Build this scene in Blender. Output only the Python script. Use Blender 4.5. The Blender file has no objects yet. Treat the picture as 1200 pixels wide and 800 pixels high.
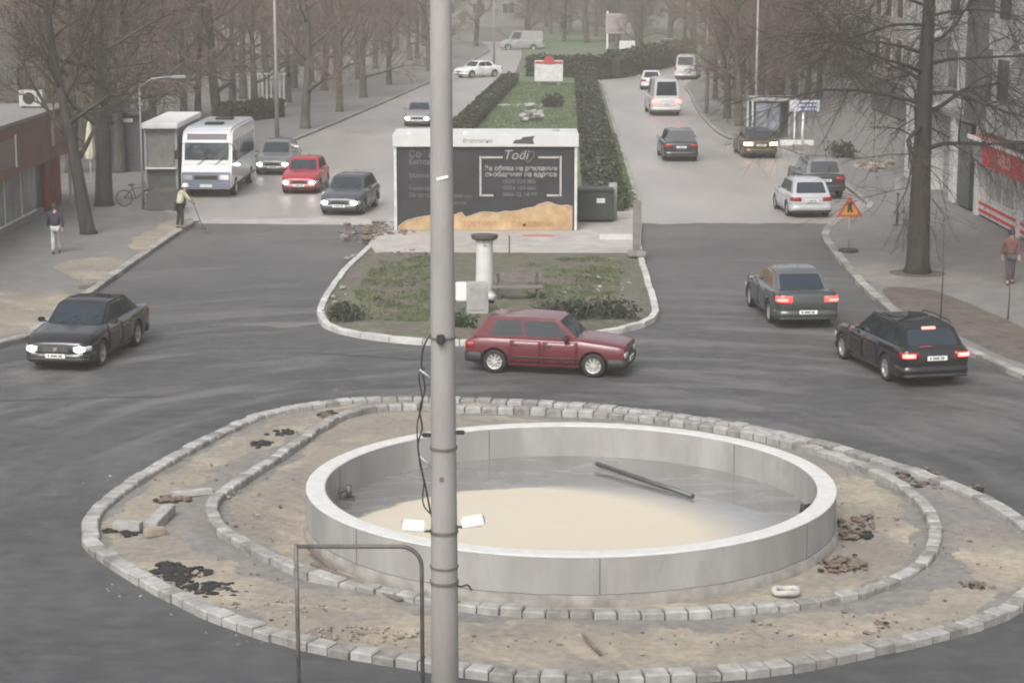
import bpy, bmesh, math, random
from mathutils import Vector, Matrix, noise
R = math.radians
random.seed(7)
SC = bpy.context.scene
COL = SC.collection

# ------------------------------------------------------------------ camera model
FPX, HC = 2380.0, 10.0                       # focal length in pixels of a 1200 px wide frame, camera height
PITCH = math.atan(445.0 / FPX)
CP, SP = math.cos(PITCH), math.sin(PITCH)
def ray(px, py):
    dx, dy = (px - 600) / FPX, (400 - py) / FPX
    return Vector((dx, CP + dy * SP, -SP + dy * CP))
def G(px, py, z=0.0):                        # where that sight line meets the level z
    d = ray(px, py); t = (z - HC) / d.z
    return Vector((d.x * t, d.y * t, z))
def A(px, py, Y):                            # where it meets the vertical plane at distance Y
    d = ray(px, py); t = Y / d.y
    return Vector((d.x * t, Y, HC + d.z * t))
def lerp(a, b, t): return a + (b - a) * t
def table(keys, x):
    if x <= keys[0][0]: return keys[0][1]
    for (x0, v0), (x1, v1) in zip(keys, keys[1:]):
        if x <= x1: return lerp(v0, v1, (x - x0) / (x1 - x0))
    return keys[-1][1]

# ------------------------------------------------------------------ materials
def nd(nt, t, **k):
    n = nt.nodes.new(t)
    for a, v in k.items(): setattr(n, a, v)
    return n
MATS = {}
def mat(name, c, rough=.6, metal=0.0, var=.15, scale=4.0, big=0.0, bigscale=.25, bump=0.0, bscale=30., tint=None,
        coat=0.0, emit=None, spec=.5, stretch=None, tint2=None, scale2=1.3):
    """Principled surface whose colour varies by a fine and a broad noise; tint = colour the broad noise leads to."""
    if name in MATS: return MATS[name]
    m = bpy.data.materials.new(name); m.use_nodes = True
    nt = m.node_tree; b = nt.nodes['Principled BSDF']; L = nt.links
    b.inputs['Roughness'].default_value = rough; b.inputs['Metallic'].default_value = metal
    b.inputs['Specular IOR Level'].default_value = spec
    b.inputs['Coat Weight'].default_value = coat; b.inputs['Coat Roughness'].default_value = .06
    tc = nd(nt, 'ShaderNodeTexCoord'); src = tc.outputs['Object']
    if stretch:
        mp = nd(nt, 'ShaderNodeMapping'); mp.inputs['Scale'].default_value = stretch
        L.new(src, mp.inputs['Vector']); src = mp.outputs['Vector']
    n1 = nd(nt, 'ShaderNodeTexNoise'); n1.inputs['Scale'].default_value = scale; n1.inputs['Detail'].default_value = 6
    L.new(src, n1.inputs['Vector'])
    r1 = nd(nt, 'ShaderNodeMapRange'); r1.inputs[1].default_value = .3; r1.inputs[2].default_value = .7
    r1.inputs[3].default_value = 1 - var; r1.inputs[4].default_value = 1 + var
    L.new(n1.outputs['Fac'], r1.inputs[0])
    mx = nd(nt, 'ShaderNodeMix', data_type='RGBA', blend_type='MULTIPLY'); mx.inputs['Factor'].default_value = 1
    col = None
    if big > 0:
        n2 = nd(nt, 'ShaderNodeTexNoise'); n2.inputs['Scale'].default_value = bigscale; n2.inputs['Detail'].default_value = 4
        n2.inputs['Distortion'].default_value = .6
        L.new(src, n2.inputs['Vector'])
        r2 = nd(nt, 'ShaderNodeMapRange', interpolation_type='SMOOTHSTEP'); r2.inputs[1].default_value = .38; r2.inputs[2].default_value = .66
        r2.inputs[4].default_value = big
        L.new(n2.outputs['Fac'], r2.inputs[0])
        m2 = nd(nt, 'ShaderNodeMix', data_type='RGBA')
        m2.inputs['A'].default_value = (*c, 1); m2.inputs['B'].default_value = (*(tint or tuple(v * 1.5 for v in c)), 1)
        L.new(r2.outputs[0], m2.inputs['Factor']); col = m2.outputs['Result']
        if tint2:
            n4 = nd(nt, 'ShaderNodeTexNoise'); n4.inputs['Scale'].default_value = scale2; n4.inputs['Detail'].default_value = 8; n4.inputs['Roughness'].default_value = .65; n4.inputs['Distortion'].default_value = 1.2
            L.new(src, n4.inputs['Vector'])
            r4 = nd(nt, 'ShaderNodeMapRange', interpolation_type='SMOOTHSTEP'); r4.inputs[1].default_value = .46; r4.inputs[2].default_value = .66; L.new(n4.outputs['Fac'], r4.inputs[0])
            m4 = nd(nt, 'ShaderNodeMix', data_type='RGBA'); L.new(col, m4.inputs['A']); m4.inputs['B'].default_value = (*tint2, 1); L.new(r4.outputs[0], m4.inputs['Factor']); col = m4.outputs['Result']
    if col is None: mx.inputs['A'].default_value = (*c, 1)
    else: L.new(col, mx.inputs['A'])
    L.new(r1.outputs[0], mx.inputs['B']); L.new(mx.outputs['Result'], b.inputs['Base Color'])
    if bump > 0:
        n3 = nd(nt, 'ShaderNodeTexNoise'); n3.inputs['Scale'].default_value = bscale; n3.inputs['Detail'].default_value = 5
        L.new(src, n3.inputs['Vector'])
        bp = nd(nt, 'ShaderNodeBump'); bp.inputs['Strength'].default_value = min(1, bump); bp.inputs['Distance'].default_value = .02
        L.new(n3.outputs['Fac'], bp.inputs['Height']); L.new(bp.outputs['Normal'], b.inputs['Normal'])
    if emit:
        b.inputs['Emission Color'].default_value = (*emit[0], 1); b.inputs['Emission Strength'].default_value = emit[1]
    MATS[name] = m
    return m
def paint(name, c, rough=.28): return mat('paint ' + name, c, rough=rough, var=.05, scale=3, coat=.5, big=.35, bigscale=1.2, tint=tuple(v * .85 + .008 for v in c))

m_glass = mat('car glass', (.014, .024, .034), rough=.06, var=.05, spec=.7)
m_tyre = mat('tyre rubber', (.02, .02, .021), rough=.85, var=.2)
m_rim = mat('wheel alloy', (.42, .42, .43), rough=.35, metal=.7)
m_rimst = mat('steel wheel', (.5, .49, .47), rough=.45, metal=.3)
m_black = mat('black plastic', (.022, .022, .024), rough=.6)
m_chrome = mat('bright metal', (.6, .6, .6), rough=.25, metal=.9)
m_plate = mat('plate white', (.75, .75, .72), rough=.4, var=.06)
m_ink = mat('plate ink', (.02, .02, .03), rough=.5)
m_lamp = mat('headlight lit', (.9, .9, .85), rough=.2, emit=((1, .97, .88), 14.0))
m_lampdim = mat('headlight unlit', (.75, .75, .75), rough=.1, metal=.5)
m_tail = mat('tail light lit', (.5, .02, .02), rough=.2, emit=((1, .05, .04), 2.0))
m_tailhot = mat('brake light lit', (.7, .1, .1), rough=.2, emit=((1, .13, .11), 3.6))
m_taildim = mat('tail light unlit', (.28, .015, .015), rough=.2)
m_amber = mat('amber light lit', (.8, .4, .1), rough=.2, emit=((1, .6, .22), 6.0))
m_conc = mat('pool concrete', (.325, .32, .305), rough=.85, var=.12, scale=2, big=.6, bigscale=.7, tint=(.235, .228, .213), tint2=(.28, .27, .25), scale2=1.6, bump=.3, bscale=12, stretch=(1, 1, .35))
m_conctop = mat('concrete rim', (.50, .495, .48), rough=.8, var=.09, scale=5, bump=.2, bscale=20)
m_footing = mat('concrete footing', (.225, .215, .198), rough=.9, var=.25, scale=4, big=.7, bigscale=1.2, tint=(.19, .17, .15), bump=.8, bscale=7)
m_kerb = mat('kerb stone', (.32, .315, .30), rough=.85, var=.22, scale=5, big=.5, bigscale=.8, tint=(.17, .162, .15), bump=.4, bscale=22)
m_kerbold = mat('stained kerb stone', (.235, .228, .212), rough=.9, var=.28, scale=6, big=.7, bigscale=1.5, tint=(.155, .145, .13), bump=.5, bscale=18)
m_mortar = mat('joint dirt', (.09, .082, .075), rough=.95)
m_worn = mat('worn kerb', (.25, .24, .23), rough=.9, var=.2)
m_pole = mat('weathered pole concrete', (.265, .254, .243), rough=.85, var=.13, scale=2.2, big=.4, bigscale=.7, tint=(.20, .184, .175), bump=.3, bscale=40, stretch=(1, 1, .3))
m_steel = mat('dull steel', (.10, .10, .10), rough=.55, metal=.4, var=.3, scale=8)
m_galv = mat('galvanised steel', (.36, .37, .37), rough=.5, metal=.3)
m_white = mat('white paint', (.72, .72, .70), rough=.5, var=.08)
m_bark = mat('bark', (.045, .040, .036), rough=.95, var=.4, scale=6, bump=.8, bscale=18, stretch=(1, 1, .25))
m_twig = mat('twig bark', (.060, .050, .042), rough=.95, var=.3, scale=2)
m_twigred = mat('reddish twig bark', (.19, .145, .115), rough=.95, var=.3, scale=2)  # reddish twigs of the far trees, lightened to stand in for haze
m_twigpale = mat('pale twig bark', (.16, .14, .118), rough=.95, var=.3, scale=2)  # greyer far-tree twigs, haze put into the colour likewise
m_barkpale = mat('hazed bark', (.085, .076, .067), rough=.95, var=.4, scale=6, bump=.8, bscale=18, stretch=(1, 1, .25))  # bark copy lightened so that far trunks look faded by haze
m_skin = mat('skin', (.42, .27, .2), rough=.55, var=.05)
m_hair = mat('dark hair', (.03, .022, .018), rough=.7)

# ------------------------------------------------------------------ mesh builder
class MB:
    def __init__(s): s.v, s.f, s.m, s.sm = [], [], [], []
    def add(s, vs, fs, mi=0, smooth=False):
        o = len(s.v); s.v += [tuple(v) for v in vs]
        for f in fs: s.f.append([i + o for i in f]); s.m.append(mi); s.sm.append(smooth)
        return s
    def box(s, c, d, rz=0, mi=0, M=None):
        x, y, z = d[0] / 2, d[1] / 2, d[2] / 2
        T = M if M is not None else Matrix.Translation(Vector(c)) @ Matrix.Rotation(rz, 4, 'Z')
        vs = [T @ Vector(p) for p in ((-x, -y, -z), (x, -y, -z), (x, y, -z), (-x, y, -z), (-x, -y, z), (x, -y, z), (x, y, z), (-x, y, z))]
        return s.add(vs, [(0, 3, 2, 1), (4, 5, 6, 7), (0, 1, 5, 4), (1, 2, 6, 5), (2, 3, 7, 6), (3, 0, 4, 7)], mi)
    def bb(s, x0, x1, y0, y1, z0, z1, mi=0): return s.box(((x0 + x1) / 2, (y0 + y1) / 2, (z0 + z1) / 2), (abs(x1 - x0), abs(y1 - y0), abs(z1 - z0)), 0, mi)
    def tube(s, pts, rs, n=8, mi=0, smooth=True, cap=True):
        pts = [Vector(p) for p in pts]
        if not hasattr(rs, '__len__'): rs = [rs] * len(pts)
        o = len(s.v); up = None
        for i, p in enumerate(pts):
            t = (pts[min(i + 1, len(pts) - 1)] - pts[max(i - 1, 0)]).normalized()
            if up is None: up = Vector((0, 0, 1)) if abs(t.z) < .9 else Vector((1, 0, 0))
            a = t.cross(up)
            if a.length < 1e-5: a = t.cross(Vector((0, 1, 0)))
            a.normalize(); b = a.cross(t); up = b
            for k in range(n):
                w = 2 * math.pi * k / n
                s.v.append(tuple(p + (a * math.cos(w) + b * math.sin(w)) * rs[i]))
        for i in range(len(pts) - 1):
            for k in range(n):
                s.f.append([o + i * n + k, o + i * n + (k + 1) % n, o + (i + 1) * n + (k + 1) % n, o + (i + 1) * n + k]); s.m.append(mi); s.sm.append(smooth)
        if cap and n > 2:
            s.f.append([o + k for k in reversed(range(n))]); s.m.append(mi); s.sm.append(False)
            e = o + (len(pts) - 1) * n
            s.f.append([e + k for k in range(n)]); s.m.append(mi); s.sm.append(False)
        return s
    def lathe(s, prof, c=(0, 0, 0), n=24, mi=0, axis='Z', smooth=False):
        o = len(s.v); c = Vector(c)
        for r, h in prof:
            for k in range(n):
                w = 2 * math.pi * k / n
                if axis == 'Z': p = Vector((r * math.cos(w), r * math.sin(w), h))
                elif axis == 'Y': p = Vector((r * math.cos(w), h, r * math.sin(w)))
                else: p = Vector((h, r * math.cos(w), r * math.sin(w)))
                s.v.append(tuple(p + c))
        for i in range(len(prof) - 1):
            for k in range(n):
                s.f.append([o + i * n + k, o + i * n + (k + 1) % n, o + (i + 1) * n + (k + 1) % n, o + (i + 1) * n + k]); s.m.append(mi); s.sm.append(smooth)
        return s
    def prism(s, poly, z0, z1, mi=0, mtop=None):
        n = len(poly)
        vs = [(p[0], p[1], z0) for p in poly] + [(p[0], p[1], z1) for p in poly]
        s.add(vs, [[i, (i + 1) % n, n + (i + 1) % n, n + i] for i in range(n)], mi)
        s.add([(p[0], p[1], z1) for p in poly], [list(range(n))], mi if mtop is None else mtop)
        return s
    def slab(s, pts, nrm, th, mi=0, back=.0):
        """thin plate: a polygon pushed out by th along nrm, with edges running back to the polygon (minus back)"""
        nrm = Vector(nrm).normalized(); n = len(pts); pts = [Vector(p) for p in pts]
        s.add([p - nrm * back for p in pts] + [p + nrm * th for p in pts],
              [list(range(n, 2 * n))] + [[i, (i + 1) % n, n + (i + 1) % n, n + i] for i in range(n)] + [list(range(n - 1, -1, -1))], mi)
        return s
    def build(s, name, mats, parent=None, fix=True, bevel=0, weld=False):
        if not isinstance(mats, (list, tuple)): mats = [mats]
        me = bpy.data.meshes.new(name)
        me.from_pydata(s.v, [], s.f)
        me.polygons.foreach_set('material_index', s.m); me.polygons.foreach_set('use_smooth', s.sm)
        for m in mats: me.materials.append(m)
        if fix or bevel or weld:
            bm = bmesh.new(); bm.from_mesh(me)
            if weld: bmesh.ops.remove_doubles(bm, verts=bm.verts, dist=1e-4)
            if bevel:
                bmesh.ops.bevel(bm, geom=[e for e in bm.edges if len(e.link_faces) == 2 and e.calc_face_angle(0) > .6], offset=bevel, segments=2, affect='EDGES', clamp_overlap=True)
            if fix: bmesh.ops.recalc_face_normals(bm, faces=bm.faces)
            bm.to_mesh(me); bm.free()
        me.update()
        o = bpy.data.objects.new(name, me); COL.objects.link(o)
        if parent is not None: o.parent = parent
        return o

def tag(o, label=None, cat=None, group=None, kind=None):
    for k, v in (('label', label), ('category', cat), ('group', group), ('kind', kind)):
        if v: o[k] = v
    return o
def empty(name, loc, rz=0, label=None, cat=None, group=None):
    o = bpy.data.objects.new(name, None); COL.objects.link(o)
    o.location = loc; o.rotation_euler = (0, 0, rz); o.empty_display_size = .3
    return tag(o, label, cat, group)
def structure(o): o['kind'] = 'structure'; return o
def copy_tree(o, loc, rz=0, sc=1.0, label=None, group=None):
    c = o.copy(); COL.objects.link(c); c.location = loc; c.rotation_euler = (0, 0, rz); c.scale = (sc, sc, sc)
    if label: c['label'] = label
    if group: c['group'] = group
    for ch in list(o.children):
        k = ch.copy(); COL.objects.link(k); k.parent = c
        for g in list(ch.children):
            q = g.copy(); COL.objects.link(q); q.parent = k
    return c
def evaluated(o, name, parent=None, mats=None):
    dg = bpy.context.evaluated_depsgraph_get()
    me = bpy.data.meshes.new_from_object(o.evaluated_get(dg), depsgraph=dg)
    bpy.data.objects.remove(o, do_unlink=True)
    me.name = name
    if mats:
        me.materials.clear()
        for m in mats: me.materials.append(m)
    n = bpy.data.objects.new(name, me); COL.objects.link(n)
    if parent is not None: n.parent = parent
    return n
def text(body, size, name, m, parent, M, depth=.004, align='CENTER', shear=0.0, bold=0.0):
    cu = bpy.data.curves.new(name, 'FONT'); cu.body = body; cu.size = size; cu.extrude = depth; cu.align_x = align; cu.align_y = 'CENTER'; cu.shear = shear; cu.offset = bold
    o = bpy.data.objects.new(name, cu); COL.objects.link(o)
    n = evaluated(o, name, parent, [m]); n.matrix_local = M
    return n
FACING = Matrix.Rotation(R(90), 4, 'X')       # text lying in XY turned to stand in XZ, readable from -Y

# ------------------------------------------------------------------ curves
def catmull(P, closed=False, k=8):
    out, n = [], len(P)
    for i in range(n if closed else n - 1):
        g = (lambda j: P[j % n]) if closed else (lambda j: P[max(0, min(n - 1, j))])
        a, b, c, d = g(i - 1), g(i), g(i + 1), g(i + 2)
        for j in range(k):
            t = j / k
            out.append(.5 * ((2 * b) + (c - a) * t + (2 * a - 5 * b + 4 * c - d) * t * t + (3 * b - a - 3 * c + d) * t ** 3))
    if not closed: out.append(P[-1])
    return out
def resample(P, step, closed=False):
    Q = P + [P[0]] if closed else P
    d = [0]
    for a, b in zip(Q, Q[1:]): d.append(d[-1] + (b - a).length)
    n = max(2, round(d[-1] / step)); out, j = [], 0
    for i in range(n if closed else n + 1):
        t = d[-1] * i / n
        while j < len(d) - 2 and d[j + 1] < t: j += 1
        out.append(Q[j].lerp(Q[j + 1], (t - d[j]) / max(1e-9, d[j + 1] - d[j])))
    return out
def kerb_blocks(name, path, width, h, z0=0.0, block=.45, closed=False, side=1, jit=.008, gap=.012, m=None, parent=None, seed=1):
    """A row of chamfered kerb stones along path (its outer edge); side=+1 puts the stone to the left of travel."""
    rnd = random.Random(seed); P = resample(path, block, closed); n = len(P); mb = MB()
    def off(i):
        a, b = (P[(i - 1) % n], P[(i + 1) % n]) if closed else (P[max(0, i - 1)], P[min(n - 1, i + 1)])
        t = (b - a); t.z = 0; t.normalize()
        return Vector((-t.y, t.x, 0)) * side
    N = [off(i) for i in range(n)]
    for i in range(n if closed else n - 1):
        j = (i + 1) % n
        a, b = P[i].copy(), P[j].copy(); t = (b - a).normalized()
        a = a + t * gap; b = b - t * gap
        ja = N[i] * rnd.uniform(-jit, jit); jz = rnd.uniform(-jit, jit)
        q = [a + ja, b + ja, b + ja + N[j] * width, a + ja + N[i] * width]
        c = sum(q, Vector()) / 4; ch = .025
        ring = []
        for z, s in ((z0 - .05, 0), (z0 + h - ch + jz, 0), (z0 + h + jz, ch)):
            for p in q:
                d = (c - p); d.z = 0
                e = p + d.normalized() * s * 1.3
                ring.append((e.x, e.y, z))
        fs = [[0, 3, 2, 1], [8, 9, 10, 11]]; tone = 2 if rnd.random() < .35 else 0
        for r in (0, 4):
            for k in range(4): fs.append([r + k, r + (k + 1) % 4, r + 4 + (k + 1) % 4, r + 4 + k])
        mb.add(ring, fs, tone)
    for i in range(n if closed else n - 1):     # mortar bed under the joints
        j = (i + 1) % n
        q = [P[i] + N[i] * .05, P[j] + N[j] * .05, P[j] + N[j] * (width - .05), P[i] + N[i] * (width - .05)]
        mb.add([(p.x, p.y, z0 - .04) for p in q] + [(p.x, p.y, z0 + h - .045) for p in q], [[4, 5, 6, 7], [0, 1, 5, 4], [1, 2, 6, 5], [2, 3, 7, 6], [3, 0, 4, 7]], 1)
    o = mb.build(name, [m or m_kerb, m_mortar, m or m_kerbold], parent)
    return o

def sheet(name, poly, z, m):
    mb = MB(); mb.add([(p.x, p.y, z) for p in poly], [list(range(len(poly)))])
    o = mb.build(name, m, fix=False)
    if o.data.polygons[0].normal.z < 0: o.data.flip_normals()
    return structure(o)
def raised(name, poly, z, m, z0=-.05):
    mb = MB(); mb.prism([(p.x, p.y) for p in poly], z0, z)
    return structure(mb.build(name, m))

# ================================================================== SETTING
m_new = mat('fresh asphalt', (.048, .0495, .052), rough=.70, var=.26, scale=2.6, big=.7, bigscale=.13, tint=(.075, .075, .076), tint2=(.062, .062, .063), scale2=4, bump=.3, bscale=60, stretch=(.6, 1, 1))
def dust_tracks(m):
    # dust carried round the junction: streaks that follow the circulating traffic, strongest beyond the roundabout
    nt = m.node_tree; L = nt.links; b = nt.nodes['Principled BSDF']; src = b.inputs['Base Color'].links[0].from_socket
    tc = nd(nt, 'ShaderNodeTexCoord'); mp = nd(nt, 'ShaderNodeMapping'); mp.inputs['Location'].default_value = (-1.07, -37.5, 0); L.new(tc.outputs['Object'], mp.inputs['Vector'])
    sx = nd(nt, 'ShaderNodeSeparateXYZ'); L.new(mp.outputs[0], sx.inputs[0])
    ln = nd(nt, 'ShaderNodeVectorMath', operation='LENGTH'); L.new(mp.outputs[0], ln.inputs[0])
    at = nd(nt, 'ShaderNodeMath', operation='ARCTAN2'); L.new(sx.outputs['Y'], at.inputs[0]); L.new(sx.outputs['X'], at.inputs[1])
    cx_ = nd(nt, 'ShaderNodeCombineXYZ'); k = nd(nt, 'ShaderNodeMath', operation='MULTIPLY'); k.inputs[1].default_value = 2.9; L.new(at.outputs[0], k.inputs[0]); L.new(ln.outputs['Value'], cx_.inputs['X']); L.new(k.outputs[0], cx_.inputs['Y'])
    n = nd(nt, 'ShaderNodeTexNoise'); n.inputs['Scale'].default_value = .95; n.inputs['Detail'].default_value = 7; n.inputs['Roughness'].default_value = .62; n.inputs['Distortion'].default_value = .5; L.new(cx_.outputs[0], n.inputs['Vector'])
    r = nd(nt, 'ShaderNodeMapRange', interpolation_type='SMOOTHSTEP'); r.inputs[1].default_value = .42; r.inputs[2].default_value = .70; L.new(n.outputs['Fac'], r.inputs[0])
    g = nd(nt, 'ShaderNodeMapRange', interpolation_type='SMOOTHSTEP'); g.inputs[1].default_value = -10; g.inputs[2].default_value = 14; g.inputs[3].default_value = .08; g.inputs[4].default_value = .62; L.new(sx.outputs['Y'], g.inputs[0])
    q = nd(nt, 'ShaderNodeMath', operation='MULTIPLY'); L.new(r.outputs[0], q.inputs[0]); L.new(g.outputs[0], q.inputs[1])
    # the fresh mat is greyed by dust where the old carriageways end
    g2 = nd(nt, 'ShaderNodeMapRange', interpolation_type='SMOOTHSTEP'); g2.inputs[1].default_value = 8; g2.inputs[2].default_value = 42; g2.inputs[4].default_value = .62; L.new(sx.outputs['Y'], g2.inputs[0])
    n6 = nd(nt, 'ShaderNodeTexNoise'); n6.inputs['Scale'].default_value = .35; n6.inputs['Detail'].default_value = 6; n6.inputs['Roughness'].default_value = .6; L.new(tc.outputs['Object'], n6.inputs['Vector'])
    r6 = nd(nt, 'ShaderNodeMapRange'); r6.inputs[1].default_value = .3; r6.inputs[2].default_value = .7; r6.inputs[3].default_value = .35; r6.inputs[4].default_value = 1.1; L.new(n6.outputs['Fac'], r6.inputs[0])
    q2 = nd(nt, 'ShaderNodeMath', operation='MULTIPLY'); L.new(g2.outputs[0], q2.inputs[0]); L.new(r6.outputs[0], q2.inputs[1])
    qm = nd(nt, 'ShaderNodeMath', operation='MAXIMUM'); L.new(q.outputs[0], qm.inputs[0]); L.new(q2.outputs[0], qm.inputs[1]); q = qm
    mx = nd(nt, 'ShaderNodeMix', data_type='RGBA'); L.new(src, mx.inputs['A']); mx.inputs['B'].default_value = (.165, .162, .158, 1); L.new(q.outputs[0], mx.inputs['Factor']); L.new(mx.outputs['Result'], b.inputs['Base Color'])
dust_tracks(m_new)
m_old = mat('old dusty asphalt', (.33, .31, .29), rough=.45, var=.12, scale=.5, big=.6, bigscale=.12, tint=(.25, .235, .22), bump=.2, bscale=40, stretch=(1, .25, 1))
m_pave = mat('pavement', (.165, .16, .155), rough=.85, var=.14, scale=1.2, big=.55, bigscale=.2, tint=(.19, .18, .165), bump=.2, bscale=25)
m_slab = mat('concrete slabs', (.38, .355, .335), rough=.85, var=.15, scale=1.5, big=.5, bigscale=.4, tint=(.28, .262, .245), bump=.2)
m_earth = mat('base earth', (.12, .11, .095), rough=.95, var=.25, scale=.6)
m_sand = mat('sandy soil', (.238, .212, .172), rough=.95, var=.16, scale=7, big=.85, bigscale=.35, tint=(.178, .163, .146), tint2=(.315, .276, .21), scale2=.38, bump=1, bscale=9)
m_soil = mat('dark soil', (.095, .08, .068), rough=.95, var=.3, scale=4, big=.5, bigscale=.8, tint=(.13, .11, .09), bump=.9, bscale=9)
m_lawn = mat('lawn earth', (.105, .15, .085), rough=.95, var=.25, scale=3, big=.5, bigscale=.3, tint=(.14, .165, .11), bump=.6)

S = 1500
gm = MB(); gm.add([(-S, -60, -.02), (S, -60, -.02), (S, 2600, -.02), (-S, 2600, -.02)], [[0, 1, 2, 3]])
structure(gm.build('ground', m_earth))
# new asphalt of the junction
sheet('road', [Vector(p) for p in ((-90, 8, 0), (90, 8, 0), (90, 60, 0), (30, 78.3, 0), (-30, 79.2, 0), (-90, 60, 0))], 0.0, m_new)
def ragged(x0, x1, y, seed): return [Vector((lerp(x0, x1, i / 40), y + .5 * noise.fractal(Vector((i * .35, seed, 0)), 1, 2, 4), 0)) for i in range(41)]
# the two old carriageways beyond
sheet('road', [Vector(p) for p in ((-15.5, 79.2, 0), (-2.5, 79.0, 0), (-3.0, 124, 0), (.2, 183, 0), (2, 260, 0), (-6, 260, 0), (-8.4, 170, 0), (-16, 118, 0))], .004, m_old)
sheet('road', ragged(4.6, 16, 78.4, 3.3) + [Vector(p) for p in ((16, 118, 0), (15.5, 150, 0), (20, 185, 0), (40, 235, 0), (30, 240, 0), (17, 207, 0), (8, 181, 0), (7.3, 168, 0), (5.3, 100, 0))], .004, m_old)
# pale worn concrete edge where old meets new
sheet('road_edge', [G(232, 262), G(436, 264), G(436, 257), G(240, 256)], .008, m_slab)

# left pavement
Lk = [G(-260, 500), G(-90, 440), G(0, 408), G(45, 393), G(110, 346), G(165, 306), G(212, 274), G(228, 263), Vector((-13.2, 80.6, 0)), Vector((-14.3, 84, 0)), Vector((-14.35, 98, 0)), Vector((-13.2, 106, 0)), G(330, 172), G(400, 143), G(480, 108), G(540, 80), G(575, 60)]
Lc = catmull(Lk, k=6)
raised('pavement', Lc + [Vector((-8, 330, 0)), Vector((-120, 330, 0)), Vector((-120, 40, 0)), Vector((-40, 34, 0))], .12, m_pave)
structure(kerb_blocks('kerb', Lc[:70], .28, .145, block=.9, side=1, jit=.01, seed=3))
structure(kerb_blocks('kerb', Lc[69:], .22, .13, block=1.2, side=1, jit=.01, seed=4, m=m_worn))
# right pavement
Rk = [G(1500, 575), G(1330, 500), G(1200, 446), G(1150, 424), G(1062, 382), G(1012, 342), G(985, 311), G(966, 287), G(963, 276), G(973, 264), Vector((14.4, 82.5, 0)), Vector((14.9, 88, 0)), Vector((15.0, 108, 0)), Vector((13.2, 114, 0)), G(846, 160), G(822, 138), G(808, 112), G(806, 98), Vector((21, 190, 0)), Vector((26, 215, 0))]
Rc = catmull(Rk, k=6)
raised('pavement', Rc + [Vector((120, 215, 0)), Vector((120, 30, 0))], .12, m_pave)
structure(kerb_blocks('kerb', Rc[:64], .28, .145, block=.9, side=-1, jit=.01, seed=5))
structure(kerb_blocks('kerb', Rc[63:], .22, .13, block=1.2, side=-1, jit=.01, seed=6, m=m_worn))
# near pavement under the camera
raised('pavement', [Vector(p) for p in ((-60, -20, 0), (60, -20, 0), (60, 24, 0), (14, 26.4, 0), (-14, 26.4, 0), (-60, 24, 0))], .12, m_pave)
structure(kerb_blocks('kerb', [Vector((14, 26.4, 0)), Vector((-14, 26.4, 0))], .25, .135, block=.8, side=1))
# sandy and dark patches on the pavements
def blob(pts, z, name, m, k=5, jag=.12):
    c = catmull([Vector((G(*p).x, G(*p).y, 0)) for p in pts], True, k)
    c = [p + Vector((noise.noise(p * 1.7), noise.noise(p * 1.7 + Vector((9, 3, 1))), 0)) * jag * 3 for p in c]
    return sheet(name, c, z, m)
blob([(-40, 425), (0, 400), (42, 388), (85, 352), (30, 348), (-40, 352)], .126, 'soil_patch', m_sand)
blob([(66, 322), (108, 336), (150, 308), (120, 306), (80, 310)], .126, 'soil_patch', m_sand)
blob([(150, 292), (168, 298), (215, 268), (222, 260), (200, 262), (170, 276)], .126, 'soil_patch', m_sand)
blob([(100, 344), (115, 338), (150, 312), (126, 332), (90, 340)], .130, 'soil_patch', m_soil)
blob([(1032, 344), (1068, 376), (1120, 398), (1200, 432), (1330, 480), (1400, 470), (1200, 388), (1110, 350), (1080, 343)], .126, 'soil_bed', m_soil, jag=.05)
blob([(1000, 318), (1030, 338), (1110, 338), (1150, 330), (1090, 318), (1040, 312)], .124, 'soil_patch', mat('pale dusty pavement', (.22, .20, .18), rough=.9, var=.15, scale=2))
# tar marks and joints on the junction asphalt
m_tar = mat('tar', (.035, .035, .037), rough=.6, var=.2)
m_dusty = mat('dusty asphalt', (.135, .13, .125), rough=.85, var=.25, scale=2, stretch=(.3, 1, 1))
m_damp = mat('damp asphalt', (.048, .048, .05), rough=.55, var=.2, scale=2)
blob([(0, 470), (90, 467), (185, 465.2), (185, 464.4), (90, 466), (0, 469)], .005, 'road_joint', m_tar, jag=.02)
blob([(372, 414), (480, 421), (545, 424), (545, 423.2), (480, 420), (372, 413.2)], .005, 'road_joint', m_tar, jag=.02)
blob([(240, 380), (330, 383), (366, 381), (366, 378), (300, 378)], .005, 'road_patch', m_dusty, jag=.1)
# ------------------------------------------------------------------ median: island in front, lawn behind
def trace(pts, z=0): return [G(x, y, z) for x, y in pts]
isl = trace([(432, 291), (405, 316), (385, 342), (373, 362), (373, 376), (386, 388), (430, 398), (500, 405), (560, 405), (640, 402), (720, 392), (757, 383), (772, 372), (770, 358), (762, 332), (756, 312), (751, 291)])
islc = catmull(isl, k=5)
structure(kerb_blocks('kerb', islc, .20, .16, block=1.0, side=1, jit=.012, m=mat('whitewashed kerb', (.46, .455, .44), rough=.8, var=.2, scale=3, big=.4, bigscale=.7, tint=(.26, .25, .23)), seed=9))
cx = sum(p.x for p in islc) / len(islc); cy = sum(p.y for p in islc) / len(islc); IC = Vector((cx, cy, 0))
def island_h(x, y):
    return .10 + .12 * noise.fractal(Vector((x * .8, y * .5, 3)), 1, 2, 3) + .05
mb = MB(); rows = []
for k in range(15):
    t = 1 - k / 14.0 * .999
    rows.append([IC + (p - IC) * (.02 + .965 * t) for p in islc])
vs = [(p.x, p.y, island_h(p.x, p.y) * (1 if r > 1 else .6)) for r, row in enumerate(rows) for p in row]
n = len(islc); fs = [[r * n + i, r * n + (i + 1) % n, (r + 1) * n + (i + 1) % n, (r + 1) * n + i] for r in range(14) for i in range(n)]
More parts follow.
